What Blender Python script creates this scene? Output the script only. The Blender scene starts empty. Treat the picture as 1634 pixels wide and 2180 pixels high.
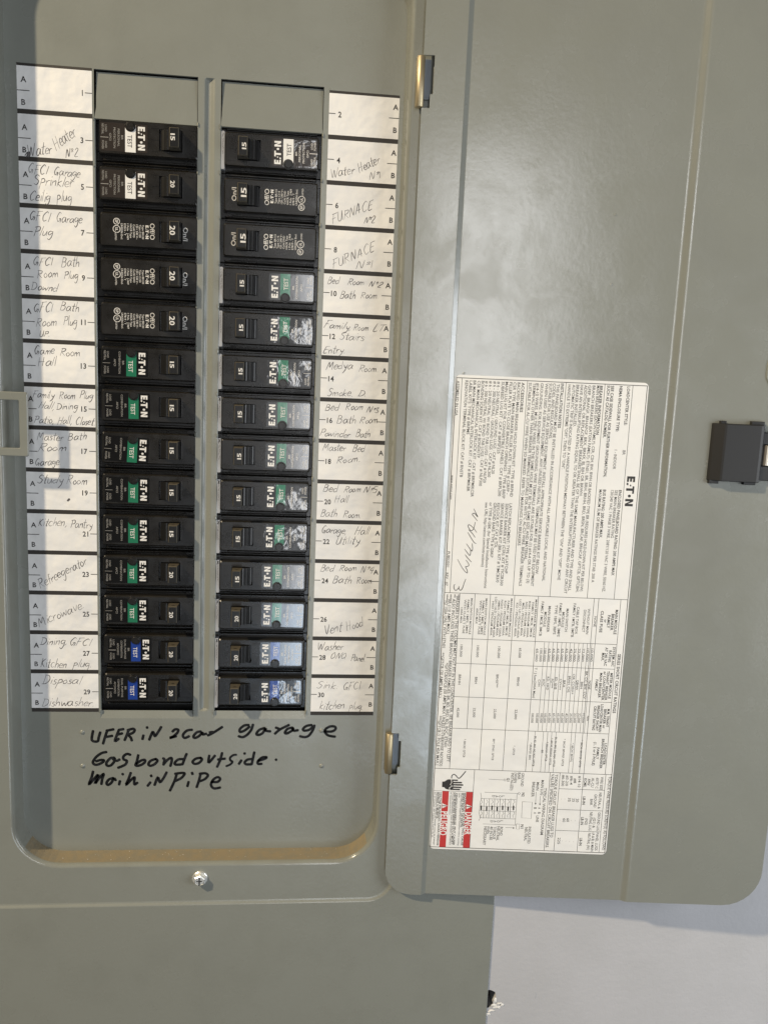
import bpy, bmesh, math, random
from mathutils import Matrix, Vector
random.seed(7)
S=0.001; Z0=1.5                       # millimetres to metres; height of the panel origin above the floor
C=bpy.context.scene.collection
def P(u,v,w): return Vector((u*S,-w*S,Z0-v*S))      # panel millimetres: u right, v down, w out of the wall

# ------------------------------------------------------------ camera, world, lights
R=[[0.9946460024343213,-0.04307684742968394,0.09393463182950021],[0.027861178000656055,0.9871012462251108,0.1576543195134502],[0.09951424321090815,0.15419310917272863,-0.9830164802696886]]
mp=lambda a:Vector((a[0],-a[2],-a[1]))
cx,cy,cz=mp(R[0]),-mp(R[1]),-mp(R[2])
cd=bpy.data.cameras.new('camera'); cam=bpy.data.objects.new('camera',cd); C.objects.link(cam)
cam.matrix_world=Matrix.Translation(P(165.568,168.418,510.571))@Matrix((cx,cy,cz)).transposed().to_4x4()
cd.sensor_fit='HORIZONTAL'; cd.sensor_width=36; cd.lens=1750.03/1634*36; cd.clip_start=.01; cd.clip_end=50
bpy.context.scene.camera=cam
sc=bpy.context.scene
sc.view_settings.view_transform='Standard'; sc.view_settings.look='None'; sc.view_settings.exposure=0; sc.view_settings.gamma=1
wd=bpy.data.worlds.new('World'); sc.world=wd; wd.use_nodes=True
bg=wd.node_tree.nodes['Background']; bg.inputs[0].default_value=(.90,.86,.84,1); bg.inputs[1].default_value=.05
def aim(o,loc,tgt):
    o.location=loc; o.rotation_euler=(tgt-loc).to_track_quat('-Z','Y').to_euler()
def lamp(name,kind,loc,tgt,power,col,**k):
    l=bpy.data.lights.new(name,kind); l.energy=power; l.color=col
    for a,b in k.items(): setattr(l,a,b)
    o=bpy.data.objects.new(name,l); C.objects.link(o); aim(o,loc,tgt); return o
# warm shaded bulb up to the left, a tall gap of daylight straight behind the viewer, an added cool fill panel off to the right
lamp('ceiling_spot','SPOT',P(110-1540,230-1562,1100),P(-200,-200,0),292,(1,.83,.58),shadow_soft_size=.050,spot_size=math.radians(100),spot_blend=1)
lamp('doorway_daylight','AREA',P(365,190,2500),P(365,190,0),12,(.93,.94,.96),shape='RECTANGLE',size=.44,size_y=1.6)
lamp('low_glare_fill','AREA',P(300,1290,2500),P(260,400,0),4.6,(.72,.85,1.0),shape='RECTANGLE',size=.42,size_y=.6)  # bluer lower panel, added for the cool glare on the low stickers
lamp('right_fill','AREA',P(1040,300,560),P(300,300,0),6.0,(.92,.96,1.0),shape='RECTANGLE',size=.5,size_y=.6)

# ------------------------------------------------------------ materials
def mat(name,col,rough=.5,metal=0,spec=.5,coat=0,bump=None,var=None,rvar=None):
    m=bpy.data.materials.new(name); m.use_nodes=True; nt=m.node_tree; b=nt.nodes['Principled BSDF']
    b.inputs['Base Color'].default_value=(*col,1); b.inputs['Roughness'].default_value=rough; b.inputs['Metallic'].default_value=metal
    b.inputs['Specular IOR Level'].default_value=spec; b.inputs['Coat Weight'].default_value=coat; b.inputs['Coat Roughness'].default_value=.17
    g=nt.nodes.new('ShaderNodeNewGeometry')
    def noise(sc_,det=2,rg=.5):
        n=nt.nodes.new('ShaderNodeTexNoise'); n.inputs['Scale'].default_value=sc_; n.inputs['Detail'].default_value=det; n.inputs['Roughness'].default_value=rg
        nt.links.new(g.outputs['Position'],n.inputs['Vector']); return n
    if bump:
        h=None
        for s_,st,dist in bump:
            n=noise(s_,3); bp_=nt.nodes.new('ShaderNodeBump'); bp_.inputs['Strength'].default_value=st; bp_.inputs['Distance'].default_value=dist
            nt.links.new(n.outputs['Fac'],bp_.inputs['Height'])
            if h: nt.links.new(h.outputs[0],bp_.inputs['Normal'])
            h=bp_
        nt.links.new(h.outputs[0],b.inputs['Normal'])
    if var:
        s_,c2,lo,hi=var; n=noise(s_,4,.6); r=nt.nodes.new('ShaderNodeMapRange'); r.inputs[1].default_value=lo; r.inputs[2].default_value=hi
        mx=nt.nodes.new('ShaderNodeMix'); mx.data_type='RGBA'; mx.inputs[6].default_value=(*col,1); mx.inputs[7].default_value=(*c2,1)
        nt.links.new(n.outputs['Fac'],r.inputs[0]); nt.links.new(r.outputs[0],mx.inputs[0]); nt.links.new(mx.outputs[2],b.inputs['Base Color'])
    if rvar:
        s_,lo,hi=rvar; n=noise(s_,4,.6); r=nt.nodes.new('ShaderNodeMapRange'); r.inputs[1].default_value=.25; r.inputs[2].default_value=.75; r.inputs[3].default_value=lo; r.inputs[4].default_value=hi
        nt.links.new(n.outputs['Fac'],r.inputs[0]); nt.links.new(r.outputs[0],b.inputs['Roughness'])
    return m
M=dict(
 paint=mat('grey_enamel',(.228,.238,.212),.3,spec=.6,bump=[(420,.10,.0006),(1500,.04,.0003)],var=(30,(.212,.221,.196),.45,.75),rvar=(28,.22,.36)),
 door=mat('grey_enamel_door',(.228,.238,.212),.2,spec=.95,bump=[(330,.12,.0007),(1300,.05,.0003)],var=(9,(.218,.227,.202),.3,.8),rvar=(38,.20,.31),coat=.9),
 gloss=mat('glossy_enamel',(.228,.238,.212),.16,spec=.6,bump=[(420,.08,.0005)],var=(60,(.21,.213,.185),.45,.75)),
 dust=mat('dusty_enamel',(.245,.20,.125),.85,bump=[(1500,.5,.0005)],var=(160,(.215,.19,.135),.4,.62)),
 wall=mat('painted_drywall',(.46,.46,.475),.85,bump=[(260,.25,.0008),(900,.2,.0004)],var=(12,(.415,.416,.425),.4,.7)),
 torn=mat('torn_drywall_paper',(.78,.76,.72),.95,bump=[(900,.8,.001)]),
 cavity_shade=mat('dark_cavity',(.03,.022,.016),.95,var=(500,(.10,.07,.04),.5,.7)),
 black=mat('breaker_plastic',(.009,.008,.0065),.3,spec=.5,bump=[(1800,.06,.0003)],var=(60,(.016,.014,.011),.45,.8),rvar=(80,.20,.38)),
 hdl=mat('handle_plastic',(.011,.011,.011),.30,spec=.35,bump=[(2200,.05,.0002)]),
 pit=mat('breaker_inside',(.006,.006,.006),.6),
 stick=mat('black_sticker',(.006,.006,.006),.20,bump=[(160,.12,.0005)]),
 stickb=mat('brown_black_sticker',(.022,.016,.012),.32,bump=[(160,.12,.0005)]),
 green=mat('green_sticker',(.015,.16,.085),.25,bump=[(160,.12,.0005)]),
 blue=mat('blue_sticker',(.012,.045,.26),.25,bump=[(160,.12,.0005)]),
 hlit=mat('handle_plastic_lit_edge',(.085,.074,.054),.4),  # handle plastic with the light on its sides and chamfers painted in
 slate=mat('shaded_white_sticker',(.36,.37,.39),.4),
 white=mat('white_sticker',(.80,.79,.76),.35),
 ink=mat('white_print',(.72,.70,.66),.5), dim=mat('faint_white_print',(.28,.27,.25),.5),
 paper=mat('label_paper',(.82,.815,.80),.62,bump=[(38,.9,.003),(120,.3,.0008),(900,.12,.0003)],var=(26,(.735,.73,.72),.35,.75)),
 vinyl=mat('label_vinyl',(.80,.795,.77),.42,bump=[(34,.6,.0025),(700,.06,.0003)],var=(50,(.77,.765,.745),.45,.75)),
 bar=mat('black_label_print',(.028,.024,.020),.55), prt=mat('black_text_print',(.03,.028,.026),.6),
 pen=mat('ballpoint_ink',(.06,.056,.058),.6,var=(900,(.20,.18,.185),.45,.75)), mark=mat('marker_ink',(.004,.004,.004),.5,spec=.25,var=(300,(.02,.02,.024),.5,.7)),
 red=mat('red_label_print',(.50,.035,.03),.45),
 brass=mat('yellow_zinc_hinge',(.50,.42,.27),.48,.85), steel=mat('bright_zinc_screw',(.80,.80,.76),.34,.7), clip=mat('latch_clip_metal',(.42,.38,.32),.35,.85), leaf=mat('hinge_leaf',(.20,.22,.24),.4,.6),
 latch=mat('charcoal_latch_plastic',(.017,.017,.017),.5,spec=.4,bump=[(1600,.08,.0003)]),
)
def film(m,amp,rough,patch):     # clear protective film, wrinkled and part lifted, over the stickers of the right column
    nt=m.node_tree; b=nt.nodes['Principled BSDF']; g=[n for n in nt.nodes if n.type=='NEW_GEOMETRY'][0]
    def nz(s_,d,rg,off=0):
        n=nt.nodes.new('ShaderNodeTexNoise'); n.inputs['Scale'].default_value=s_; n.inputs['Detail'].default_value=d; n.inputs['Roughness'].default_value=rg; n.inputs['Distortion'].default_value=off
        nt.links.new(g.outputs['Position'],n.inputs['Vector']); return n
    n=nz(170,3,.6,.6); bp_=nt.nodes.new('ShaderNodeBump'); bp_.inputs['Strength'].default_value=amp; bp_.inputs['Distance'].default_value=.0012
    nt.links.new(n.outputs['Fac'],bp_.inputs['Height']); nt.links.new(bp_.outputs[0],b.inputs['Coat Normal'])
    b.inputs['Coat IOR'].default_value=2.05; b.inputs['Coat Roughness'].default_value=rough; b.inputs['Coat Weight'].default_value=1
    if patch:
        q=nz(62,4,.62,.9); r=nt.nodes.new('ShaderNodeMapRange'); r.inputs[1].default_value=.47; r.inputs[2].default_value=.51; r.inputs[3].default_value=.08; r.inputs[4].default_value=1
        nt.links.new(q.outputs['Fac'],r.inputs[0]); nt.links.new(r.outputs[0],b.inputs['Coat Weight'])
for pre,amp,ro,pt in (('f',.018,.12,0),('w',.12,.09,1)):
    for k,c,r in (('stick',(.006,.006,.006),.3),('green',(.015,.16,.085),.3),('blue',(.012,.045,.26),.3),('stickb',(.022,.016,.012),.35)):
        M[pre+k]=mat(('smooth_' if pre=='f' else 'wrinkled_')+'film_over_'+k,c,r); film(M[pre+k],amp,ro,pt)

def smudge(m,s_,lo,hi):        # wiped patches that dull the gloss
    nt=m.node_tree; b=nt.nodes['Principled BSDF']; g=[n for n in nt.nodes if n.type=='NEW_GEOMETRY'][0]
    n=nt.nodes.new('ShaderNodeTexNoise'); n.inputs['Scale'].default_value=s_; n.inputs['Detail'].default_value=5; n.inputs['Roughness'].default_value=.62; n.inputs['Distortion'].default_value=.5
    nt.links.new(g.outputs['Position'],n.inputs['Vector'])
    for k,a,c in (('Coat Weight',lo,hi),('Specular IOR Level',lo*.9,1.0)):
        r=nt.nodes.new('ShaderNodeMapRange'); r.inputs[1].default_value=.40; r.inputs[2].default_value=.56; r.inputs[3].default_value=a; r.inputs[4].default_value=c
        nt.links.new(n.outputs['Fac'],r.inputs[0]); nt.links.new(r.outputs[0],b.inputs[k])
smudge(M['door'],24,.62,1.0)

# ------------------------------------------------------------ mesh building, local millimetres x right, y up, z out of the wall
class MB:
    def __init__(s): s.v=[]; s.f=[]; s.m=[]; s.mi=0
    def add(s,pts,faces):
        n=len(s.v); s.v+=[tuple(p) for p in pts]; s.f+=[tuple(i+n for i in f) for f in faces]; s.m+=[s.mi]*len(faces)
    def poly(s,pts,z=None):
        s.add([(p[0],p[1],p[2] if z is None else z) for p in pts],[tuple(range(len(pts)))])
    def rect(s,x0,x1,y0,y1,z): s.poly([(x0,y0),(x1,y0),(x1,y1),(x0,y1)],z)
    def loft(s,loops,cap0=False,cap1=True):
        n=len(loops[0]); pts=[p for l in loops for p in l]; f=[]
        for k in range(len(loops)-1):
            for i in range(n): j=(i+1)%n; f.append((k*n+i,k*n+j,(k+1)*n+j,(k+1)*n+i))
        if cap1: f.append(tuple((len(loops)-1)*n+i for i in range(n)))
        if cap0: f.append(tuple(reversed(range(n))))
        s.add(pts,f)
    def box(s,x0,x1,y0,y1,z0,z1,c=0):
        L=[rr(x0,x1,y0,y1,0,z0),rr(x0,x1,y0,y1,0,z1-c)]
        if c: L.append(rr(x0+c,x1-c,y0+c,y1-c,0,z1))
        s.loft(L,True,True)
    def cyl(s,cx,cy,r,z0,z1,n=20,c=0,cap0=False):
        cl=lambda r,z:[(cx+r*math.cos(6.28318*i/n),cy+r*math.sin(6.28318*i/n),z) for i in range(n)]
        L=[cl(r,z0),cl(r,z1-c)]+([cl(r-c,z1)] if c else []); s.loft(L,cap0)
    def bar(s,cx,cz,r,y0,y1,n=20,c=.4):      # cylinder with a vertical axis
        cl=lambda r,y:[(cx+r*math.cos(6.28318*i/n),y,cz-r*math.sin(6.28318*i/n)) for i in range(n)]
        s.loft([cl(r-c,y0),cl(r,y0+c),cl(r,y1-c),cl(r-c,y1)],True,True)
    def rib(s,pts,w,z,tf=None,smooth=True,w1=None):      # inked or printed stroke
        if smooth and len(pts)>2:
            q=[]
            for i in range(len(pts)-1):
                a=pts[max(i-1,0)];b=pts[i];c=pts[i+1];d=pts[min(i+2,len(pts)-1)]
                for k in range(4):
                    t=k/4; q.append(tuple(.5*((2*b[e])+(-a[e]+c[e])*t+(2*a[e]-5*b[e]+4*c[e]-d[e])*t*t+(-a[e]+3*b[e]-3*c[e]+d[e])*t**3) for e in(0,1)))
            q.append(tuple(pts[-1])); pts=q
        if tf: pts=[tf(*p) for p in pts]
        n=len(pts); L=[];Rr=[]
        for i in range(n):
            a=pts[max(i-1,0)];b=pts[min(i+1,n-1)]; dx,dy=b[0]-a[0],b[1]-a[1]; l=math.hypot(dx,dy) or 1; dx/=l;dy/=l
            h=w/2 if w1 is None else (w/2)*(1+(w1-1)*abs(2*i/(n-1)-1)**2) if n>1 else w/2
            x,y=pts[i]
            L.append((x-dy*h,y+dx*h,z));Rr.append((x+dy*h,y-dx*h,z))
            if i==0: st=[(x-dx*h*.75+dy*h*.66,y-dy*h*.75-dx*h*.66,z),(x-dx*h*.75-dy*h*.66,y-dy*h*.75+dx*h*.66,z)]
            if i==n-1: en=[(x+dx*h*.75+dy*h*.66,y+dy*h*.75-dx*h*.66,z),(x+dx*h*.75-dy*h*.66,y+dy*h*.75+dx*h*.66,z)]
        pt=L+Rr; f=[(n+i,n+i+1,i+1,i) for i in range(n-1)]
        pt+=st+en; f+=[(2*n+1,2*n,n,0),(n-1,2*n-1,2*n+2,2*n+3)]
        s.add(pt,f)
    def build(s,name,ms,parent=None,loc=(0,0,0),smooth=False,world=False,merge=False):
        ms=ms if isinstance(ms,(list,tuple)) else [ms]
        me=bpy.data.meshes.new(name); me.from_pydata([((x-loc[0])*S,-(z-loc[2])*S,(y-loc[1])*S) for x,y,z in s.v],[],s.f)
        for m in ms: me.materials.append(M[m])
        if len(ms)>1: me.polygons.foreach_set('material_index',s.m)
        if merge:
            b=bmesh.new(); b.from_mesh(me); bmesh.ops.remove_doubles(b,verts=b.verts,dist=1e-6); b.to_mesh(me); b.free()
        if smooth: me.polygons.foreach_set('use_smooth',[True]*len(me.polygons))
        me.update()
        o=bpy.data.objects.new(name,me); C.objects.link(o)
        o.location=(loc[0]*S,-loc[2]*S,loc[1]*S+(Z0 if parent is None else 0))
        if parent: o.parent=parent
        return o
def rr(x0,x1,y0,y1,r,z,n=6):
    if r<=0: return [(x0,y0,z),(x1,y0,z),(x1,y1,z),(x0,y1,z)]
    p=[]
    for cx,cy,a in((x1-r,y1-r,0),(x0+r,y1-r,90),(x0+r,y0+r,180),(x1-r,y0+r,270)):
        for i in range(n+1): t=math.radians(a+90*i/n); p.append((cx+r*math.cos(t),cy+r*math.sin(t),z))
    return p
def thing(name,label,cat,u,v,w,rz=0,group=None):
    o=bpy.data.objects.new(name,None); C.objects.link(o); o.empty_display_size=.01; o.location=P(u,v,w); o.rotation_euler=(0,0,rz)
    o['label']=label; o['category']=cat
    if group: o['group']=group
    return o
def tag(o,label=None,cat=None,group=None,kind=None):
    for k,x in (('label',label),('category',cat),('group',group),('kind',kind)):
        if x: o[k]=x
    return o
# printed letters
_tx={}
def glyphs(t,bold):
    k=(t,bold)
    if k not in _tx:
        cu=bpy.data.curves.new('t','FONT'); cu.body=t; cu.size=1; cu.resolution_u=2; cu.offset=.022 if bold else .006; cu.fill_mode='FRONT'
        if bold: cu.space_character=1.04
        ob=bpy.data.objects.new('t',cu); me=bpy.data.meshes.new_from_object(ob)
        vs=[(q.co.x,q.co.y) for q in me.vertices]; fs=[tuple(p.vertices) for p in me.polygons]
        bpy.data.objects.remove(ob); bpy.data.curves.remove(cu); bpy.data.meshes.remove(me)
        x0=min(v[0] for v in vs); x1=max(v[0] for v in vs); _tx[k]=([(v[0]-x0,v[1]) for v in vs],fs,x1-x0)
    return _tx[k]
CAP=.70
def text(mb,t,x0,y0,x1,y1,cap,z,tf=None,bold=0,mid=True,asp=None):
    """text along (x0,y0)-(x1,y1), the line through the middle of its capitals; asp keeps the natural width about the centre"""
    vs,fs,w=glyphs(t,bold); dx,dy=x1-x0,y1-y0; L=math.hypot(dx,dy); dx/=L;dy/=L
    sy=cap/CAP; sx=L/w
    if asp: sx=sy*asp; o=(L-w*sx)/2; x0+=dx*o; y0+=dy*o
    q=[]
    for a,b in vs:
        a=a*sx; b=(b-(CAP/2 if mid else 0))*sy; x,y=x0+a*dx-b*dy,y0+a*dy+b*dx
        if tf: x,y=tf(x,y)
        q.append((x,y,z))
    mb.add(q,fs)
def logo(mb,x0,y0,L,cap,z,tf):
    k=L/3.5
    for pl in ([(0,0),(.66,0),(.66,.24),(.27,.24),(.27,.38),(.62,.38),(.62,.62),(.27,.62),(.27,.76),(.66,.76),(.66,1),(0,1)],
               [(.74,0),(1.0,0),(1.07,.22),(.81,.22)],[(.95,.42),(1.14,.42),(1.19,.58),(1.0,.58)],
               [(1.12,.78),(2.02,.78),(2.02,1),(1.17,1)],[(1.40,0),(1.69,0),(1.69,.78),(1.40,.78)],
               [(2.30+.17*math.cos(i*.6283),.47+.19*math.sin(i*.6283)) for i in range(10)],
               [(2.65,0),(2.93,0),(2.93,1),(2.65,1)],[(3.22,0),(3.5,0),(3.5,1),(3.22,1)],[(2.93,1),(2.93,.62),(3.22,0),(3.22,.38)]):
        mb.poly([(*tf(x0+a*k,y0+b*cap),z) for a,b in pl])
# a hand's letters: strokes with x-height 1, and the advance
GL={'a':(1,"75,90 35,100 5,50 20,2 55,20 78,95;78,95 75,30 95,5"),'b':(.9,"10,200 10,5;10,40 40,95 75,70 60,10 10,5"),'c':(.8,"70,85 35,100 5,50 25,2 70,15"),
'd':(.95,"70,80 30,90 5,40 30,0 70,30;82,200 72,5"),'e':(.8,"10,50 65,60 60,95 30,100 5,50 25,2 70,15"),'f':(.65,"70,175 42,190 30,120 25,-10;5,95 60,100"),
'g':(.9,"70,90 30,100 5,60 30,20 70,60;75,95 70,-30 40,-90 10,-60"),'h':(.85,"20,200 10,0;12,50 45,95 65,70 65,0"),'i':(.35,"15,95 15,0;20,145 23,155"),
'k':(.8,"12,190 10,0;65,100 12,50 65,0"),'l':(.4,"25,200 12,0"),'m':(1.15,"10,95 8,0;10,60 40,95 50,0;50,60 85,95 95,0"),'n':(.85,"10,95 8,0;10,55 50,95 60,50 62,0"),
'o':(.8,"40,100 8,55 30,0 70,40 40,100"),'p':(.85,"15,100 5,-90;10,80 50,100 70,50 15,20"),'r':(.65,"10,95 12,0;12,50 35,90 65,90"),'s':(.7,"60,90 25,100 20,60 55,40 40,0 5,10"),
't':(.65,"38,180 25,5 50,5;0,110 65,115"),'u':(.9,"10,95 12,10 50,10 70,95;70,95 75,0"),'v':(.8,"5,95 35,0 70,100"),'w':(1.15,"5,95 20,5 50,70 75,5 105,100"),
'y':(.85,"10,95 35,35 60,50;75,100 50,-30 15,-85"),'.':(.35,"10,0 16,8"),',':(.35,"20,10 5,-35"),':':(.35,"12,75 14,82;12,8 14,15"),
'A':(1.2,"5,0 55,190 70,0;20,60 90,65"),'B':(1.1,"20,185 5,0;18,185 75,165 60,105 20,100;20,100 85,80 65,5 5,0"),'C':(1.1,"90,160 60,190 10,100 35,0 85,25"),'D':(1.15,"20,180 15,0;0,185 70,170 95,90 60,10 0,0"),
'E':(1,"20,185 5,0 70,0;20,185 90,190;15,95 65,100"),'F':(1.0,"25,185 5,-10;5,180 95,190;0,90 60,98"),'G':(1.15,"85,165 50,185 10,90 40,0 75,60;50,65 90,60 80,-10"),'H':(1.2,"20,185 5,-5;90,190 75,0;10,90 95,95"),
'I':(.4,"20,185 12,0"),'K':(1,"20,190 8,0;80,180 20,95 75,0"),'L':(.9,"25,190 12,0 75,8"),'M':(1.4,"5,0 30,180 55,60 100,185 110,0"),'N':(1.15,"5,-5 30,175 70,5 95,190"),'O':(1.05,"60,175 10,110 25,5 85,60 60,175"),
'P':(1,"25,170 10,0;0,175 75,185 80,110 20,90"),'Q':(1.1,"60,175 10,110 25,5 85,60 60,175;55,50 95,-15"),'R':(1.1,"20,180 8,0;5,180 80,170 70,110 20,95;20,95 85,0"),'S':(1,"85,160 45,185 15,130 75,75 50,0 5,20"),
'T':(1,"50,185 35,0;0,185 95,190"),'U':(1.1,"15,180 15,15 65,10 85,180;85,180 88,0"),'V':(1.1,"5,185 45,0 90,190"),'W':(1.55,"5,180 35,0 70,150 95,0 140,190"),
'1':(.5,"22,190 18,0"),'2':(.95,"10,140 45,185 75,140 10,5 80,0"),'3':(.9,"10,165 60,180 30,100 75,60 45,0 5,20"),'4':(1,"40,185 10,80 80,85;60,190 55,-20"),'5':(.95,"80,185 25,180 20,110 70,90 55,5 5,10"),
'º':(.6,"30,165 12,140 35,125 48,150 30,165;8,95 50,100")}
def hand(mb,t,x0,y0,x1,y1,xh,z,w=.42):
    t=t.replace('No','Nº') if t[:2]=='No' else t
    adv=sum(GL[c][0] for c in t); dx,dy=x1-x0,y1-y0; L=math.hypot(dx,dy); dx/=L;dy/=L; sx=L/adv; a=0; sl=random.uniform(.16,.28)
    for c in t:
        g=GL[c]; jy=random.uniform(-.10,.10)*xh; js=random.uniform(.9,1.15); ro=random.uniform(-.08,.08); ja=random.uniform(-.04,.04)
        for st in g[1].split(';'):
            pts=[]
            for q in st.split():
                px_,py_=q.split(','); px_=float(px_)/100+ja+random.uniform(-.03,.03)+ro*float(py_)/100; py_=float(py_)/100*js+random.uniform(-.03,.03)
                X=(a+px_+sl*py_*.9)*sx; Y=py_*xh*.98+jy; pts.append((x0+X*dx-Y*dy,y0+X*dy+Y*dx))
            mb.rib(pts,w*random.uniform(.65,1.1),z,w1=.55)
        a+=g[0]
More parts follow.
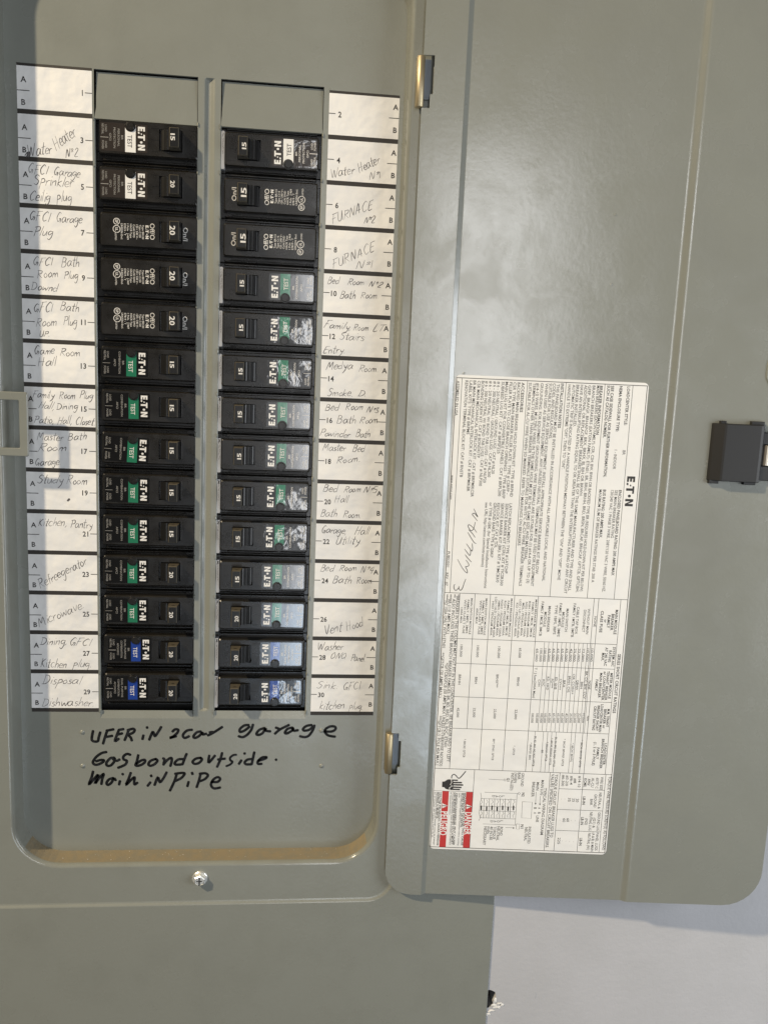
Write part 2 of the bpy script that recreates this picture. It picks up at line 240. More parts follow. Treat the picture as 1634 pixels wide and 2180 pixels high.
TXT=[["LOADCENTER STYLE:",2.34,11.86,25.41,1,1.75],["BR",40.56,11.33,43.24,0,1.75],["NEMA ENCLOSURE TYPE:",2.24,16.51,29.4,1,1.75],["1 - INDOOR",40.39,16.38,52.15,0,1.75],["SEE CASE SIDEWALL FOR FURTHER INFORMATION,",2.23,21.58,57.25,1,1.75],["SUCH AS CATALOG NUMBER.",2.18,23.93,33.46,1,1.75],["BREAKER INFORMATION",2.6,28.33,31.74,1,1.75],["MAIN BREAKERS (EATON FAMILY): CSR, CSH, BW, BWH OR BACKFED TYPE BR (REQUIRES HOLD-DOWN KIT PER BELOW)",2.56,30.2,128.96,0,1.75],["BRANCH BREAKERS (EATON FAMILY): ETN01, BR, BRH, BRHH, BRD, BRSN, BRCAF, BRHCAF, GFTCB, GFTCBH,",2.66,32.72,129.71,0,1.75],["GFEP, BRAFGF, BRHAFGF, BRX, BRHX, BJ, BJH OR BRWH.",2.61,35.33,69.66,0,1.75],["ADDITIONAL OR REPLACEMENT BREAKERS SHALL BE OF THE SAME MANUFACTURER AND TYPE AND SHALL",2.56,37.59,129.11,0,1.75],["HAVE AN INTERRUPTING RATING EQUAL TO OR GREATER THAN THE INTERRUPTING RATING OF ANY CIRCUIT",2.52,40.0,130.83,0,1.75],["BREAKER INSTALLED.",2.61,42.48,27.63,0,1.75],["AUTOMATIC TRIP IS INDICATED BY A HANDLE POSITION MIDWAY BETWEEN THE \"ON\" AND \"OFF\". MOVE",2.64,44.76,122.47,0,1.75],["HANDLE TO EXTREME \"OFF\", THEN TO \"ON\".",2.74,47.36,53.47,0,1.75],["INSTALLATION NOTES",2.27,51.67,28.77,1,1.75],["THIS PANELBOARD MUST BE INSTALLED IN ACCORDANCE WITH ALL APPLICABLE LOCAL AND NATIONAL",2.74,54.22,123.52,0,1.75],["CODES, AND REGULATIONS.",2.4,56.48,35.45,0,1.75],["SUITABLE FOR USE AS SERVICE EQUIPMENT. INSTALL APPROPRIATE SERVICE BARRIER KIT BELOW.",2.5,58.7,119.51,0,1.75],["WHEN USED AS SERVICE EQUIPMENT, ANY UNUSED NEUTRAL TERMINALS MAY BE USED FOR EQUIPMENT",2.53,61.02,127.01,0,1.75],["GROUNDING. FOR EQUIPMENT GROUNDING, WIRE TERMINALS ARE SUITABLE FOR (1) #14-4 OR UP TO (3)",2.56,63.82,125.21,0,1.75],["#14-10 WIRES. MULTIPLE WIRES IN THE SAME HOLE MUST BE THE SAME SIZE AND MATERIAL.",2.65,66.28,111.04,0,1.75],["TERMINALS OTHER THAN BREAKER TERMINALS SUITABLE FOR 60/75°C AL-CU WIRE. BREAKER TERMINALS",2.61,68.35,127.16,0,1.75],["SUITABLE FOR AL-CU WIRE WHEN SO MARKED. REFER TO MARKINGS ON BREAKERS",2.63,70.91,101.68,0,1.75],["ACCESSORIES",2.68,75.16,20.32,1,1.75],["BACKFED MAIN BREAKER HOLD DOWN KIT : TYPE # BRPHD",2.78,77.66,71.68,0,1.75],["CSR TYPE MAIN BREAKER FILLER PLATE : TYPE # CSRFP -",2.73,80.12,70.23,0,1.75],["FILLER PLATE TO CLOSE BRANCH OPENINGS : TYPE # BRFP",2.84,82.44,72.9,0,1.75],["MAIN LUG KIT FOR CONVERTIBLE PANELS : CAT # BRPL200",2.71,84.9,71.6,0,1.75],["SUBFEED LUG KIT : CAT # BRPSF225",2.75,87.17,45.7,0,1.75],["# 6 - 2/0 NEUTRAL / GROUND LUGS : CAT # NL20",2.71,89.75,58.12,0,1.75],["# 6 - 300 NEUTRAL / GROUND LUGS : CAT # NL300",2.66,92.02,60.22,0,1.75],["# 6 - 2/0 NEUTRAL W/ BOND TAB LUGS : CAT # NLP20",2.62,94.54,63.73,0,1.75],["# 6 - 300 NEUTRAL W/ BOND TAB LUGS : CAT # NLP300",2.72,96.92,65.85,0,1.75],["BONDING SCREW KIT: CAT # BONDKITP",2.75,99.22,48.74,0,1.75],["CSR MAIN MECHANICAL INTERLOCK KIT : CAT # BRPMIKCSR",2.77,101.57,72.68,0,1.75],["BR MAIN MECHANICAL INTERLOCK KIT : CAT # BRPMIKBR",2.73,104.1,69.42,0,1.75],["LABEL KITS: TYPE # BRPMS",2.91,106.36,34.91,0,1.75],["RENOVATION TERMINAL BLOCK KIT: CAT # RNSTB",2.87,108.88,60.93,0,1.75],["ASSEMBLED IN USA",3.24,114.0,24.02,0,1.75],["www.eaton.com",59.93,114.22,74.76,0,1.5],["PUB53501",107.18,113.84,116.99,0,1.6],["REV.  07",120.6,114.12,128.88,0,1.6],["ENCLOSED PANELBOARD RATING: 200 AMPS MAX",64.78,11.54,118.2,1,1.75],["SEE MAIN BREAKER RATING",64.88,13.96,94.53,0,1.75],["120/240 VAC 1 PHASE 3 WIRE, 208Y/120 VAC 3 WIRE, 50/60 HZ.",64.98,16.37,128.88,0,1.75],["BUS RATING: 200 AMPS MAX.",64.87,21.1,94.98,1,1.75],["MAXIMUM SUM OF BREAKER RATINGS PER STAB: 200 A",64.97,23.56,123.05,0,1.75],["LATCH REPLACMENT: TYPE # LATCHP",75.82,77.72,119.65,0,1.75],["SERVICE BARRIER KIT (CSR): KIT # TICSR300",75.92,80.04,127.46,0,1.75],["SERVICE BARRIER KIT (BR): KIT # TIMCB3/0",75.87,82.68,125.48,0,1.75],["KEYLOCK KIT: CAT # TDL",75.81,85.16,103.84,0,1.75],["GROUND BARS: TYPE # GBKP",75.75,87.3,109.89,0,1.75],["or TYPE # GBK (for Special Installation Instructions",75.7,89.86,129.49,0,1.75],["see URL http:\\\\eaton.com/instructions)",75.8,92.37,115.94,0,1.75],["MAIN MODULE",140.01,7.01,155.84,1,1.7],["BREAKER",142.73,9.24,153.37,1,1.7],["FAMILY",143.61,11.56,152.02,1,1.7],["or",146.49,13.6,148.5,1,1.7],["CLASS FUSE",141.02,16.04,155.0,1,1.7],["SYSTEM AIC",164.05,6.53,176.83,1,1.7],["RATING",166.4,8.82,174.09,1,1.7],["AT 240 VAC",164.48,11.28,176.62,1,1.7],["MAX.",168.19,13.18,173.45,1,1.7],["NONE",144.77,20.02,151.55,0,1.6],["WITHOUT MAIN",139.93,24.45,156.39,0,1.6],["DISCONNECT",140.82,26.87,155.2,0,1.6],["CABLE TAP BOX",139.1,31.3,156.66,0,1.6],["FAMILY 1MTB, 3MTB",136.96,33.6,158.69,0,1.6],["MAIN SWITCH",140.48,37.78,155.32,0,1.6],["MODULE",142.8,40.2,152.54,0,1.6],["FAMILY 1MFS, 3MFS",137.17,42.31,158.72,0,1.6],["TYPE 1BPS, 3BPS",138.38,44.95,157.38,0,1.6],["MAIN BREAKER",139.35,49.11,156.11,0,1.6],["MODULE",143.1,51.41,152.84,0,1.6],["FAMILY 1MCB, 3MCB",136.59,53.64,158.71,0,1.6],["MAIN BREAKER MODULE",135.42,57.71,159.91,0,1.25],["FAMILY 1MCB, 3MCB",137.25,59.64,159.58,0,1.25],["RGH / PDG5xM 2000A",136.7,61.72,160.07,0,1.25],["NGS / PDG5xM 1200A",137.25,63.7,159.75,0,1.25],["MDL / PDG4xG 800A",137.88,65.59,159.18,0,1.25],["LGD / LD / PDG3xG 600A",135.83,67.59,160.55,0,1.25],["KD / PDG3xG 400A",138.04,69.44,159.82,0,1.25],["MAIN BREAKER MODULE",135.42,73.04,160.13,0,1.25],["FAMILY 1MCB, 3MCB",136.92,74.99,159.24,0,1.25],["RGH / PDG5xM 2000A",137.0,76.95,159.48,0,1.25],["NGH1 / PDG5xM 1200A",136.45,78.99,160.37,0,1.25],["HMDL / PDG4xM 800A",137.16,80.81,159.64,0,1.25],["LGH / HLD / PDG3xM 600A",134.86,82.78,160.93,0,1.25],["HKD / PDG3xM 400A",137.63,84.51,159.63,0,1.25],["MAIN SWITCH MODULE",136.06,88.7,159.56,0,1.25],["FAMILY 1MFS, 3MFS",137.56,90.52,159.23,0,1.25],["WITH CLASS T FUSE",137.39,92.22,159.3,0,1.25],["600A MAX",142.62,94.08,152.57,0,1.25],["MAIN SWITCH MODULE",136.27,97.85,159.53,0,1.25],["FAMILY 1MFS, 3MFS",137.31,99.92,158.97,0,1.25],["WITH CLASS T FUSE",137.23,101.86,159.06,0,1.25],["1200A MAX",142.22,103.75,152.57,0,1.25],["10,000",165.65,20.3,174.14,0,1.5],["10,000",165.76,23.02,174.25,0,1.5],["22,000",165.87,25.74,174.36,0,1.5],["22,000",165.99,28.46,174.47,0,1.5],["25,000",166.09,31.04,174.58,0,1.5],["42,000",166.19,33.53,174.68,0,1.5],["65,000",166.3,36.25,174.79,0,1.5],["65,000",166.41,38.98,174.9,0,1.5],["65,000",166.52,41.7,175.01,0,1.5],["65,000",166.63,44.42,175.12,0,1.5],["65,000",166.74,47.14,175.23,0,1.5],["100,000",166.85,49.86,175.34,0,1.5],["100,000",166.95,52.36,175.44,0,1.5],["65,000",167.06,54.92,175.54,0,1.5],["65,000",167.08,65.56,173.54,0,1.5],["100,000",166.65,78.8,174.24,0,1.5],["100,000",166.55,92.19,174.22,0,1.5],["100,000",166.4,102.54,174.23,0,1.5],["NONE",186.78,20.12,192.51,0,1.5],["BRH",187.79,25.12,192.3,0,1.5],["QBHW",186.68,27.96,193.23,0,1.5],["CSR, CCVH++",182.71,30.51,196.2,0,1.5],["BRHH, CVS",184.21,33.24,195.08,0,1.5],["BRX",187.18,36.23,191.93,0,1.5],["CV+++",186.29,38.56,193.66,0,1.5],["ED, GHB",185.35,41.5,193.36,0,1.5],["FD***",186.51,44.0,192.65,0,1.5],["KD, HKD",185.23,46.58,193.98,0,1.5],["KDC",187.13,49.35,191.63,0,1.5],["CVH",187.24,52.08,191.74,0,1.5],["BRHX",186.39,65.43,192.28,0,1.5],["BRHX***",185.05,78.75,193.63,0,1.5],["BRH",187.21,92.06,191.55,0,1.5],["BRHH",186.0,102.47,192.54,0,1.5],["BR, CC, BW, CCV",180.77,22.66,198.85,0,1.5],["T / J fuse(200A Max)",179.6,54.83,199.58,0,1.5],["METER MODULE",181.18,6.75,198.22,1,1.6],["TENANT BREAKER",179.96,9.0,199.38,1,1.6],["or LOADCENTER",180.29,11.02,199.46,1,1.6],["MAIN BREAKER",181.36,13.32,197.83,1,1.6],["FAMILY",185.77,15.68,193.41,1,1.6],["SERIES SHORT CIRCUIT RATINGS",168.59,2.96,207.74,1,1.9],["M.M. TENANT",205.08,6.6,217.27,1,1.6],["BREAKER or",205.33,8.69,218.19,1,1.6],["LOADCENTER MAIN",202.12,10.94,220.77,1,1.6],["BREAKER SHORT",203.03,13.07,220.02,1,1.6],["CIRCUIT RATING",203.53,15.28,219.7,1,1.6],["LOADCENTER",228.16,6.52,242.87,1,1.6],["BRANCH BREAKER",225.31,8.36,245.48,1,1.6],["FAMILY",231.26,11.08,239.26,1,1.6],["(1, 2 or 3 POLE)",227.59,13.29,243.56,1,1.6],["10,000",208.52,22.22,214.98,0,1.5],["22,000",208.63,24.98,215.09,0,1.5],["22,000",208.74,27.74,215.2,0,1.5],["25,000",208.84,30.34,215.31,0,1.5],["42,000",208.95,33.1,215.42,0,1.5],["65,000",209.06,35.78,215.52,0,1.5],["65,000",209.16,38.38,215.63,0,1.5],["65,000",209.27,41.14,215.74,0,1.5],["65,000",209.38,43.9,215.85,0,1.5],["100,000",209.49,46.65,215.95,0,1.5],["100,000",209.58,49.02,216.05,0,1.5],["100,000",209.69,51.78,216.16,0,1.5],["100,000",209.81,54.68,216.27,0,1.5],["N/A",210.31,19.36,213.62,0,1.5],["22,000",207.75,65.36,214.38,0,1.5],["22,000",207.87,78.76,214.33,0,1.5],["22,000",207.65,91.94,214.02,0,1.5],["42,000",208.06,102.22,214.43,0,1.5],["*  BRCAF, BRWFGF, GFTCB",226.68,21.94,245.16,0,1.3],["*, BRCAF, BRWFG",228.99,27.72,241.6,0,1.3],["*  BRCAF, BRWFGF, GFTCB",226.28,33.12,244.76,0,1.3],["BR, BD, BRD, BQ, BQC, GFTCB",225.25,38.63,245.4,0,1.3],["*  BRCAF, BRWFGF, GFTCB",226.18,41.18,244.23,0,1.3],["*, BRAFGF, GFTCB",228.8,44.04,241.82,0,1.3],["BR",234.35,46.81,236.46,0,1.3],["BR, BD, BRD, BQ, BQC, GFTCB",225.19,51.9,245.5,0,1.3],["* BRAFGF, BRX",229.63,54.44,241.38,0,1.3],["* , GFTCB",232.13,65.03,238.44,0,1.3],["BR**, ETN01, GFTCB",228.06,78.29,242.49,0,1.3],["*, BRCAF, GFTCB",228.79,96.79,241.2,0,1.3],["*BREAKERS IN THIS COLUMN MAY NOT FIT IN THIS LOADCENTER. SEE BREAKER INFO TO LEFT",134.03,106.58,244.7,0,1.9],["** ALSO INCLUDES THESE BRANCH BREAKER FAMILIES: BR, BD, BRD, BQ, BQC, ETN01",134.12,108.92,234.7,0,1.9],["***BR (110 AMPS MAX.)",134.22,111.42,159.69,0,1.9],["*GFTCB/GFCB (50 AMPS MAX UNLESS OTHERWISE NOTED)",178.65,111.15,247.82,0,1.9],["****FD 150A ONLY WITH ETN01",134.31,113.6,168.86,0,1.9],["**GFTCB (30 AMPS MAX.)",172.1,114.02,201.7,0,1.9],["***GFTCB (1 POLE 40A MAX.)",213.81,113.52,247.26,0,1.9],["TORQUE WIRE PRESSURE SCREW(S) AS FOLLOWS:",250.59,1.89,302.17,0,1.8],["WIRE SIZE",251.1,6.86,260.13,0,1.75],["60/75° C",251.87,9.8,259.26,0,1.75],["AL-CU",252.14,12.68,258.55,0,1.75],["AWG/",252.73,15.1,257.41,1,1.75],["KCMIL",252.58,17.52,258.74,1,1.75],["NEUTRAL &",262.06,7.08,273.21,0,1.75],["GROUND",263.24,9.94,272.33,0,1.75],["BAR",266.64,12.42,270.94,0,1.75],["LB-IN",265.17,17.31,270.72,1,1.75],["GROUND LUG",275.72,6.64,288.64,0,1.75],["(G1) &",279.57,9.45,286.66,0,1.75],["NEUTRAL LUG",275.75,11.87,288.59,0,1.75],["(N2)",280.18,14.57,284.77,0,1.75],["LB-IN",279.45,17.33,284.87,1,1.75],["PANEL LUGS",289.92,6.64,302.53,0,1.75],["(A & B) & MAIN",290.03,9.27,303.3,0,1.75],["NEUTRAL (N1)",290.38,11.88,302.31,0,1.75],["LB-IN",294.1,17.16,299.4,1,1.75],["#14-10",251.09,21.3,258.88,0,1.75],["#8",252.84,24.2,256.12,0,1.75],["#6-4",251.29,26.52,257.28,0,1.75],["#3-2/0",250.99,29.36,258.21,0,1.75],["#6-300",250.68,31.92,258.47,0,1.75],["20",266.74,21.57,269.23,0,1.75],["25",266.59,24.06,269.08,0,1.75],["35",266.36,26.79,269.02,0,1.75],["60",280.64,26.7,283.15,0,1.75],["60",280.74,29.17,283.41,0,1.75],["225",294.39,31.42,298.85,0,1.75],["-",267.05,29.61,267.72,0,0.6],["-",267.14,31.92,267.81,0,0.6],["-",281.71,21.85,282.38,0,0.6],["-",281.8,24.34,282.48,0,0.6],["-",281.84,31.73,282.51,0,0.6],["-",296.54,21.77,297.22,0,0.6],["-",296.47,24.36,297.15,0,0.6],["-",296.39,26.71,297.07,0,0.6],["-",296.23,29.23,296.92,0,0.6],["TORQUE CIRCUIT BREAKER LUGS TO",250.62,36.48,294.41,0,1.9],["VALUES SPECIFIED ON CIRCUIT BREAKERS.",250.38,38.85,301.91,0,1.9],["TYPICAL WIRING DIAGRAM",260.14,42.98,292.83,0,1.9],["MAIN LUG",254.89,45.02,265.17,0,1.8],["MAIN",256.48,48.02,261.99,0,1.8],["BREAKER",256.35,50.72,266.63,0,1.8],["LINE",279.58,46.54,284.08,0,1.8],["A",273.73,45.76,274.9,0,1.8],["B",277.05,45.68,278.22,0,1.8],["B",273.83,48.48,275.0,0,1.8],["A",277.15,48.4,278.33,0,1.8],["GROUND",250.48,58.12,259.66,0,1.8],["BAR",250.32,60.44,255.08,0,1.8],["(WHEN",250.41,62.68,257.38,0,1.8],["INSTALLED)",250.75,64.72,262.63,0,1.8],["G1",254.28,67.35,256.58,1,1.8],["N2",263.99,57.02,266.72,1,1.8],["N1",286.12,56.11,288.89,1,1.8],["INSULATED",287.44,51.02,299.34,0,1.8],["NEUTRAL",287.95,53.32,297.58,0,1.8],["BOND",288.31,69.4,294.42,0,1.8],["NEUTRAL",287.98,71.47,298.11,0,1.8],["TORQUE",288.32,73.83,297.11,0,1.8],["40 IN-LBS",288.23,75.91,297.78,0,1.8],["WHEN",288.06,78.08,293.5,0,1.8],["NECESSARY",288.39,79.93,301.55,0,1.8],["L",266.54,69.67,267.55,0,1.8],["O",266.46,71.76,267.79,0,1.8],["A",266.55,73.91,267.88,0,1.8],["D",266.54,76.0,267.87,0,1.8],["L",283.81,69.7,284.82,0,1.8],["O",283.89,71.87,285.24,0,1.8],["A",283.97,73.96,285.32,0,1.8],["D",284.06,76.13,285.4,0,1.8],["HAZARDOUS VOLTAGE. WILL CAUSE",265.58,94.46,302.27,1,1.25],["SEVERE INJURY OR DEATH.",265.62,95.78,289.77,1,1.25],["Turn off power supplying this equipment before working",265.81,96.82,302.36,0,0.9],["inside.",265.84,98.04,269.14,0,0.9],["TENSION DANGEREUSE. PEUT CAUSER",265.79,99.94,302.25,1,1.25],["DES BLESSURES GRAVES OU LA MORT.",265.61,101.15,302.06,1,1.25],["Coupez l'alimentation avant de travailler a l'interieur",265.56,102.3,302.34,0,0.9],["de l'equipement hors tension.",265.47,103.56,281.29,0,0.9],["VOLTAJE PELIGROSO. CAUSA HERIDAS",265.6,110.26,302.88,1,1.25],["SEVERAS O MUERTE.",265.65,111.72,284.38,1,1.25],["Desconecte la fuente de energia antes de trabajar",265.69,112.72,302.74,0,0.9],["en el interior del equipo o cerca de el.",265.74,113.93,297.44,0,0.9]]
WTXT=[["DANGER",278.88,91.3,294.71,1,2.2],["PELIGRO",278.9,107.16,295.55,1,2.2]]
LNS=[[0.4,[1.48,0.82],[303.98,0.82]],[0.4,[1.48,115.04],[303.98,115.04]],[0.4,[1.48,0.82],[1.48,115.04]],[0.4,[303.98,0.82],[303.98,115.04]],[0.3,[133.24,0.82],[133.24,115.04]],[0.3,[249.4,0.82],[249.4,115.04]],[0.26,[1.48,9.44],[133.24,9.44]],[0.26,[1.48,26.22],[133.24,26.22]],[0.26,[1.48,49.51],[133.24,49.51]],[0.26,[1.48,72.62],[133.24,72.62]],[0.26,[1.48,111.71],[133.24,111.71]],[0.26,[133.24,5.12],[249.4,5.12]],[0.26,[133.24,18.89],[249.4,18.89]],[0.26,[133.24,21.76],[249.4,21.76]],[0.26,[133.24,56.59],[249.4,56.59]],[0.26,[133.24,71.38],[249.4,71.38]],[0.26,[133.24,86.41],[249.4,86.41]],[0.26,[133.24,96.03],[221.82,96.03]],[0.26,[133.24,105.49],[249.4,105.49]],[0.26,[162.42,5.12],[162.42,105.49]],[0.26,[178.6,5.12],[178.6,105.49]],[0.26,[200.68,5.12],[200.68,105.49]],[0.26,[221.82,5.12],[221.82,105.49]],[0.2,[162.42,50.65],[221.82,50.65]],[0.2,[162.42,47.93],[221.82,47.93]],[0.2,[162.42,45.22],[221.82,45.22]],[0.2,[162.42,42.5],[221.82,42.5]],[0.2,[162.42,39.78],[221.82,39.78]],[0.2,[162.42,37.06],[221.82,37.06]],[0.2,[162.42,34.5],[221.82,34.5]],[0.2,[162.42,31.78],[221.82,31.78]],[0.2,[162.42,29.06],[221.82,29.06]],[0.2,[162.42,26.34],[221.82,26.34]],[0.2,[162.42,23.63],[221.82,23.63]],[0.2,[162.42,20.91],[221.82,20.91]],[0.2,[221.82,26.41],[249.4,26.41]],[0.2,[221.82,28.94],[249.4,28.94]],[0.2,[221.82,38.81],[249.4,38.81]],[0.2,[221.82,41.58],[249.4,41.58]],[0.2,[221.82,44.19],[249.4,44.19]],[0.2,[221.82,46.95],[249.4,46.95]],[0.2,[221.82,52.25],[249.4,52.25]],[0.26,[249.4,4.62],[303.98,4.62]],[0.26,[249.4,19.02],[303.98,19.02]],[0.26,[249.4,34.23],[303.98,34.23]],[0.26,[249.4,40.64],[303.98,40.64]],[0.26,[249.4,89.38],[303.98,89.38]],[0.26,[260.33,4.62],[260.33,34.23]],[0.26,[274.68,4.62],[274.68,34.23]],[0.26,[289.33,4.62],[289.33,34.23]],[0.2,[264.78,89.38],[264.78,115.04]],[0.2,[266.03,45.83],[271.41,45.75]],[0.2,[263.26,48.74],[271.52,48.53]],[0.2,[288.63,66.93],[288.67,61.48]],[0.2,[270.2,57.15],[270.36,50.71],[281.74,50.67],[281.4,56.92],[270.2,57.15]],[0.2,[264.62,81.94],[264.68,60.09]],[0.2,[264.72,60.94],[286.8,60.73]],[0.2,[286.68,81.65],[286.68,60.09]],[0.2,[255.57,79.94],[255.73,70.19]],[0.2,[285.84,59.93],[285.9,57.9],[289.47,57.87],[289.41,59.86],[285.84,59.93]],[0.2,[269.06,84.24],[268.99,61.29]],[0.2,[274.34,84.34],[274.22,61.24]],[0.2,[277.32,84.25],[277.44,61.15]],[0.2,[282.39,84.07],[282.42,61.03]],[0.2,[265.18,84.48],[269.04,83.72],[272.28,84.55],[275.95,84.46],[279.18,84.69],[282.37,83.64],[284.48,84.58]],[0.25,[269.11,82.01],[282.76,81.68]],[0.25,[268.97,78.58],[282.62,78.24]],[0.25,[268.84,75.16],[282.49,74.8]],[0.25,[268.71,71.65],[282.35,71.28]],[0.25,[268.57,68.23],[282.22,67.85]],[0.25,[268.44,64.81],[282.09,64.41]],[0.2,[269.87,83.84],[271.53,82.88],[272.72,84.01],[274.17,83.58]],[0.2,[277.98,83.35],[279.56,82.56],[280.76,83.69],[282.36,83.34]],[0.95,[274.35,83.57],[276.83,83.5]],[0.2,[269.73,80.34],[271.39,79.38],[272.58,80.5],[274.03,80.07]],[0.2,[277.84,79.83],[279.42,79.04],[280.62,80.17],[282.22,79.81]],[0.95,[274.77,80.02],[277.25,79.95]],[0.2,[269.6,76.91],[271.26,75.95],[272.45,77.08],[273.9,76.64]],[0.2,[277.71,76.4],[279.29,75.61],[280.49,76.74],[282.09,76.38]],[0.95,[274.08,76.63],[276.56,76.56]],[0.2,[269.46,73.49],[271.12,72.53],[272.31,73.65],[273.77,73.21]],[0.2,[277.58,72.97],[279.16,72.18],[280.35,73.31],[281.96,72.94]],[0.95,[274.5,73.17],[276.98,73.09]],[0.2,[269.33,69.98],[270.99,69.02],[272.18,70.14],[273.63,69.7]],[0.2,[277.44,69.45],[279.02,68.66],[280.22,69.79],[281.82,69.42]],[0.95,[273.81,69.69],[276.29,69.61]],[0.2,[269.19,66.47],[270.85,65.5],[272.04,66.63],[273.49,66.19]],[0.2,[277.3,65.93],[278.88,65.14],[280.08,66.27],[281.68,65.9]],[0.95,[274.23,66.14],[276.71,66.06]],[0.2,[269.05,62.96],[270.71,61.99],[271.9,63.11],[273.36,62.67]],[0.2,[277.17,62.42],[278.75,61.62],[279.94,62.74],[281.55,62.38]],[0.95,[273.54,62.66],[276.02,62.58]],[0.2,[255.68,68.87],[256.11,68.97],[256.39,69.29],[256.4,69.72],[256.15,70.07],[255.73,70.23],[255.3,70.13],[255.02,69.81],[255.01,69.39],[255.26,69.03],[255.68,68.87]],[0.2,[264.64,58.98],[265.07,59.08],[265.35,59.4],[265.37,59.82],[265.12,60.18],[264.69,60.34],[264.26,60.24],[263.98,59.92],[263.97,59.5],[264.22,59.14],[264.64,58.98]]]
POLYS=[[0,[272.4,45.67],[271.18,46.3],[271.14,45.14]],[0,[272.1,48.49],[270.88,49.12],[270.83,47.96]],[0,[288.73,60.85],[288.19,62.06],[289.36,61.98]],[1,[264.93,89.55],[303.79,89.55],[303.79,93.79],[264.93,93.79]],[1,[264.93,105.03],[303.79,105.03],[303.79,109.22],[264.93,109.22]],[2,[274.77,89.68],[273.31,93.29],[276.75,93.09]],[2,[274.92,105.34],[273.23,108.99],[276.8,108.79]],[0,[258.41,109.74],[258.22,108.18],[256.78,106.34],[256.62,104.42],[256.93,103.25],[257.0,102.7],[263.91,102.31],[263.91,104.66],[263.33,107.26],[262.14,108.39],[262.19,109.67]]]
HAND=[[0.7,[257.11,103.24],[257.12,100.0]],[0.75,[258.75,103.15],[258.61,97.35]],[0.8,[260.29,103.07],[260.22,96.49]],[0.75,[261.93,102.97],[261.94,97.42]],[0.7,[263.39,102.89],[263.43,98.27]],[0.45,[255.82,103.83],[254.09,103.67],[253.13,102.49],[253.85,101.17],[255.17,100.03],[255.62,98.81],[253.7,97.13],[250.8,95.08]]]
BOLT=[[0.3,[255.7,104.18],[258.86,103.57],[260.16,104.44],[261.11,103.02],[262.46,104.95],[264.0,104.57]]]
LOGO=[[56.1,5.51],[74.49,5.35]]
NAMES=[[0.38,[111.98,108.14],[116.86,105.19],[119.74,102.72],[120.16,101.62],[118.29,101.95],[116.46,103.07],[116.26,102.01],[115.43,100.98],[114.2,101.36],[112.22,102.86]],[0.38,[108.82,103.67],[110.78,102.02],[113.25,99.58]],[0.38,[105.27,104.24],[107.37,102.53],[109.18,100.89],[107.91,100.42],[105.42,100.56]],[0.38,[101.96,103.3],[104.22,101.49],[106.39,99.77],[104.75,99.32],[101.66,99.75]],[0.38,[94.82,102.81],[97.68,100.96],[100.69,98.8],[101.56,97.37]],[0.38,[97.72,98.21],[95.17,100.2],[93.1,102.45]],[0.38,[94.59,97.43],[91.75,99.79],[90.14,101.87],[90.34,102.92],[91.87,102.53],[93.65,100.9],[92.36,99.45],[88.32,98.72]],[0.38,[80.08,100.04],[82.17,98.85],[85.03,97.31],[82.81,99.42],[83.48,100.74],[85.26,99.27],[87.34,97.47]],[0.38,[124.12,102.4],[127.16,103.37],[130.03,104.12],[131.5,105.27],[130.43,106.26],[128.86,106.35]],[0.38,[129.33,106.32],[130.78,107.01],[131.62,108.34],[130.24,109.35],[128.35,109.45],[128.01,108.86]]]
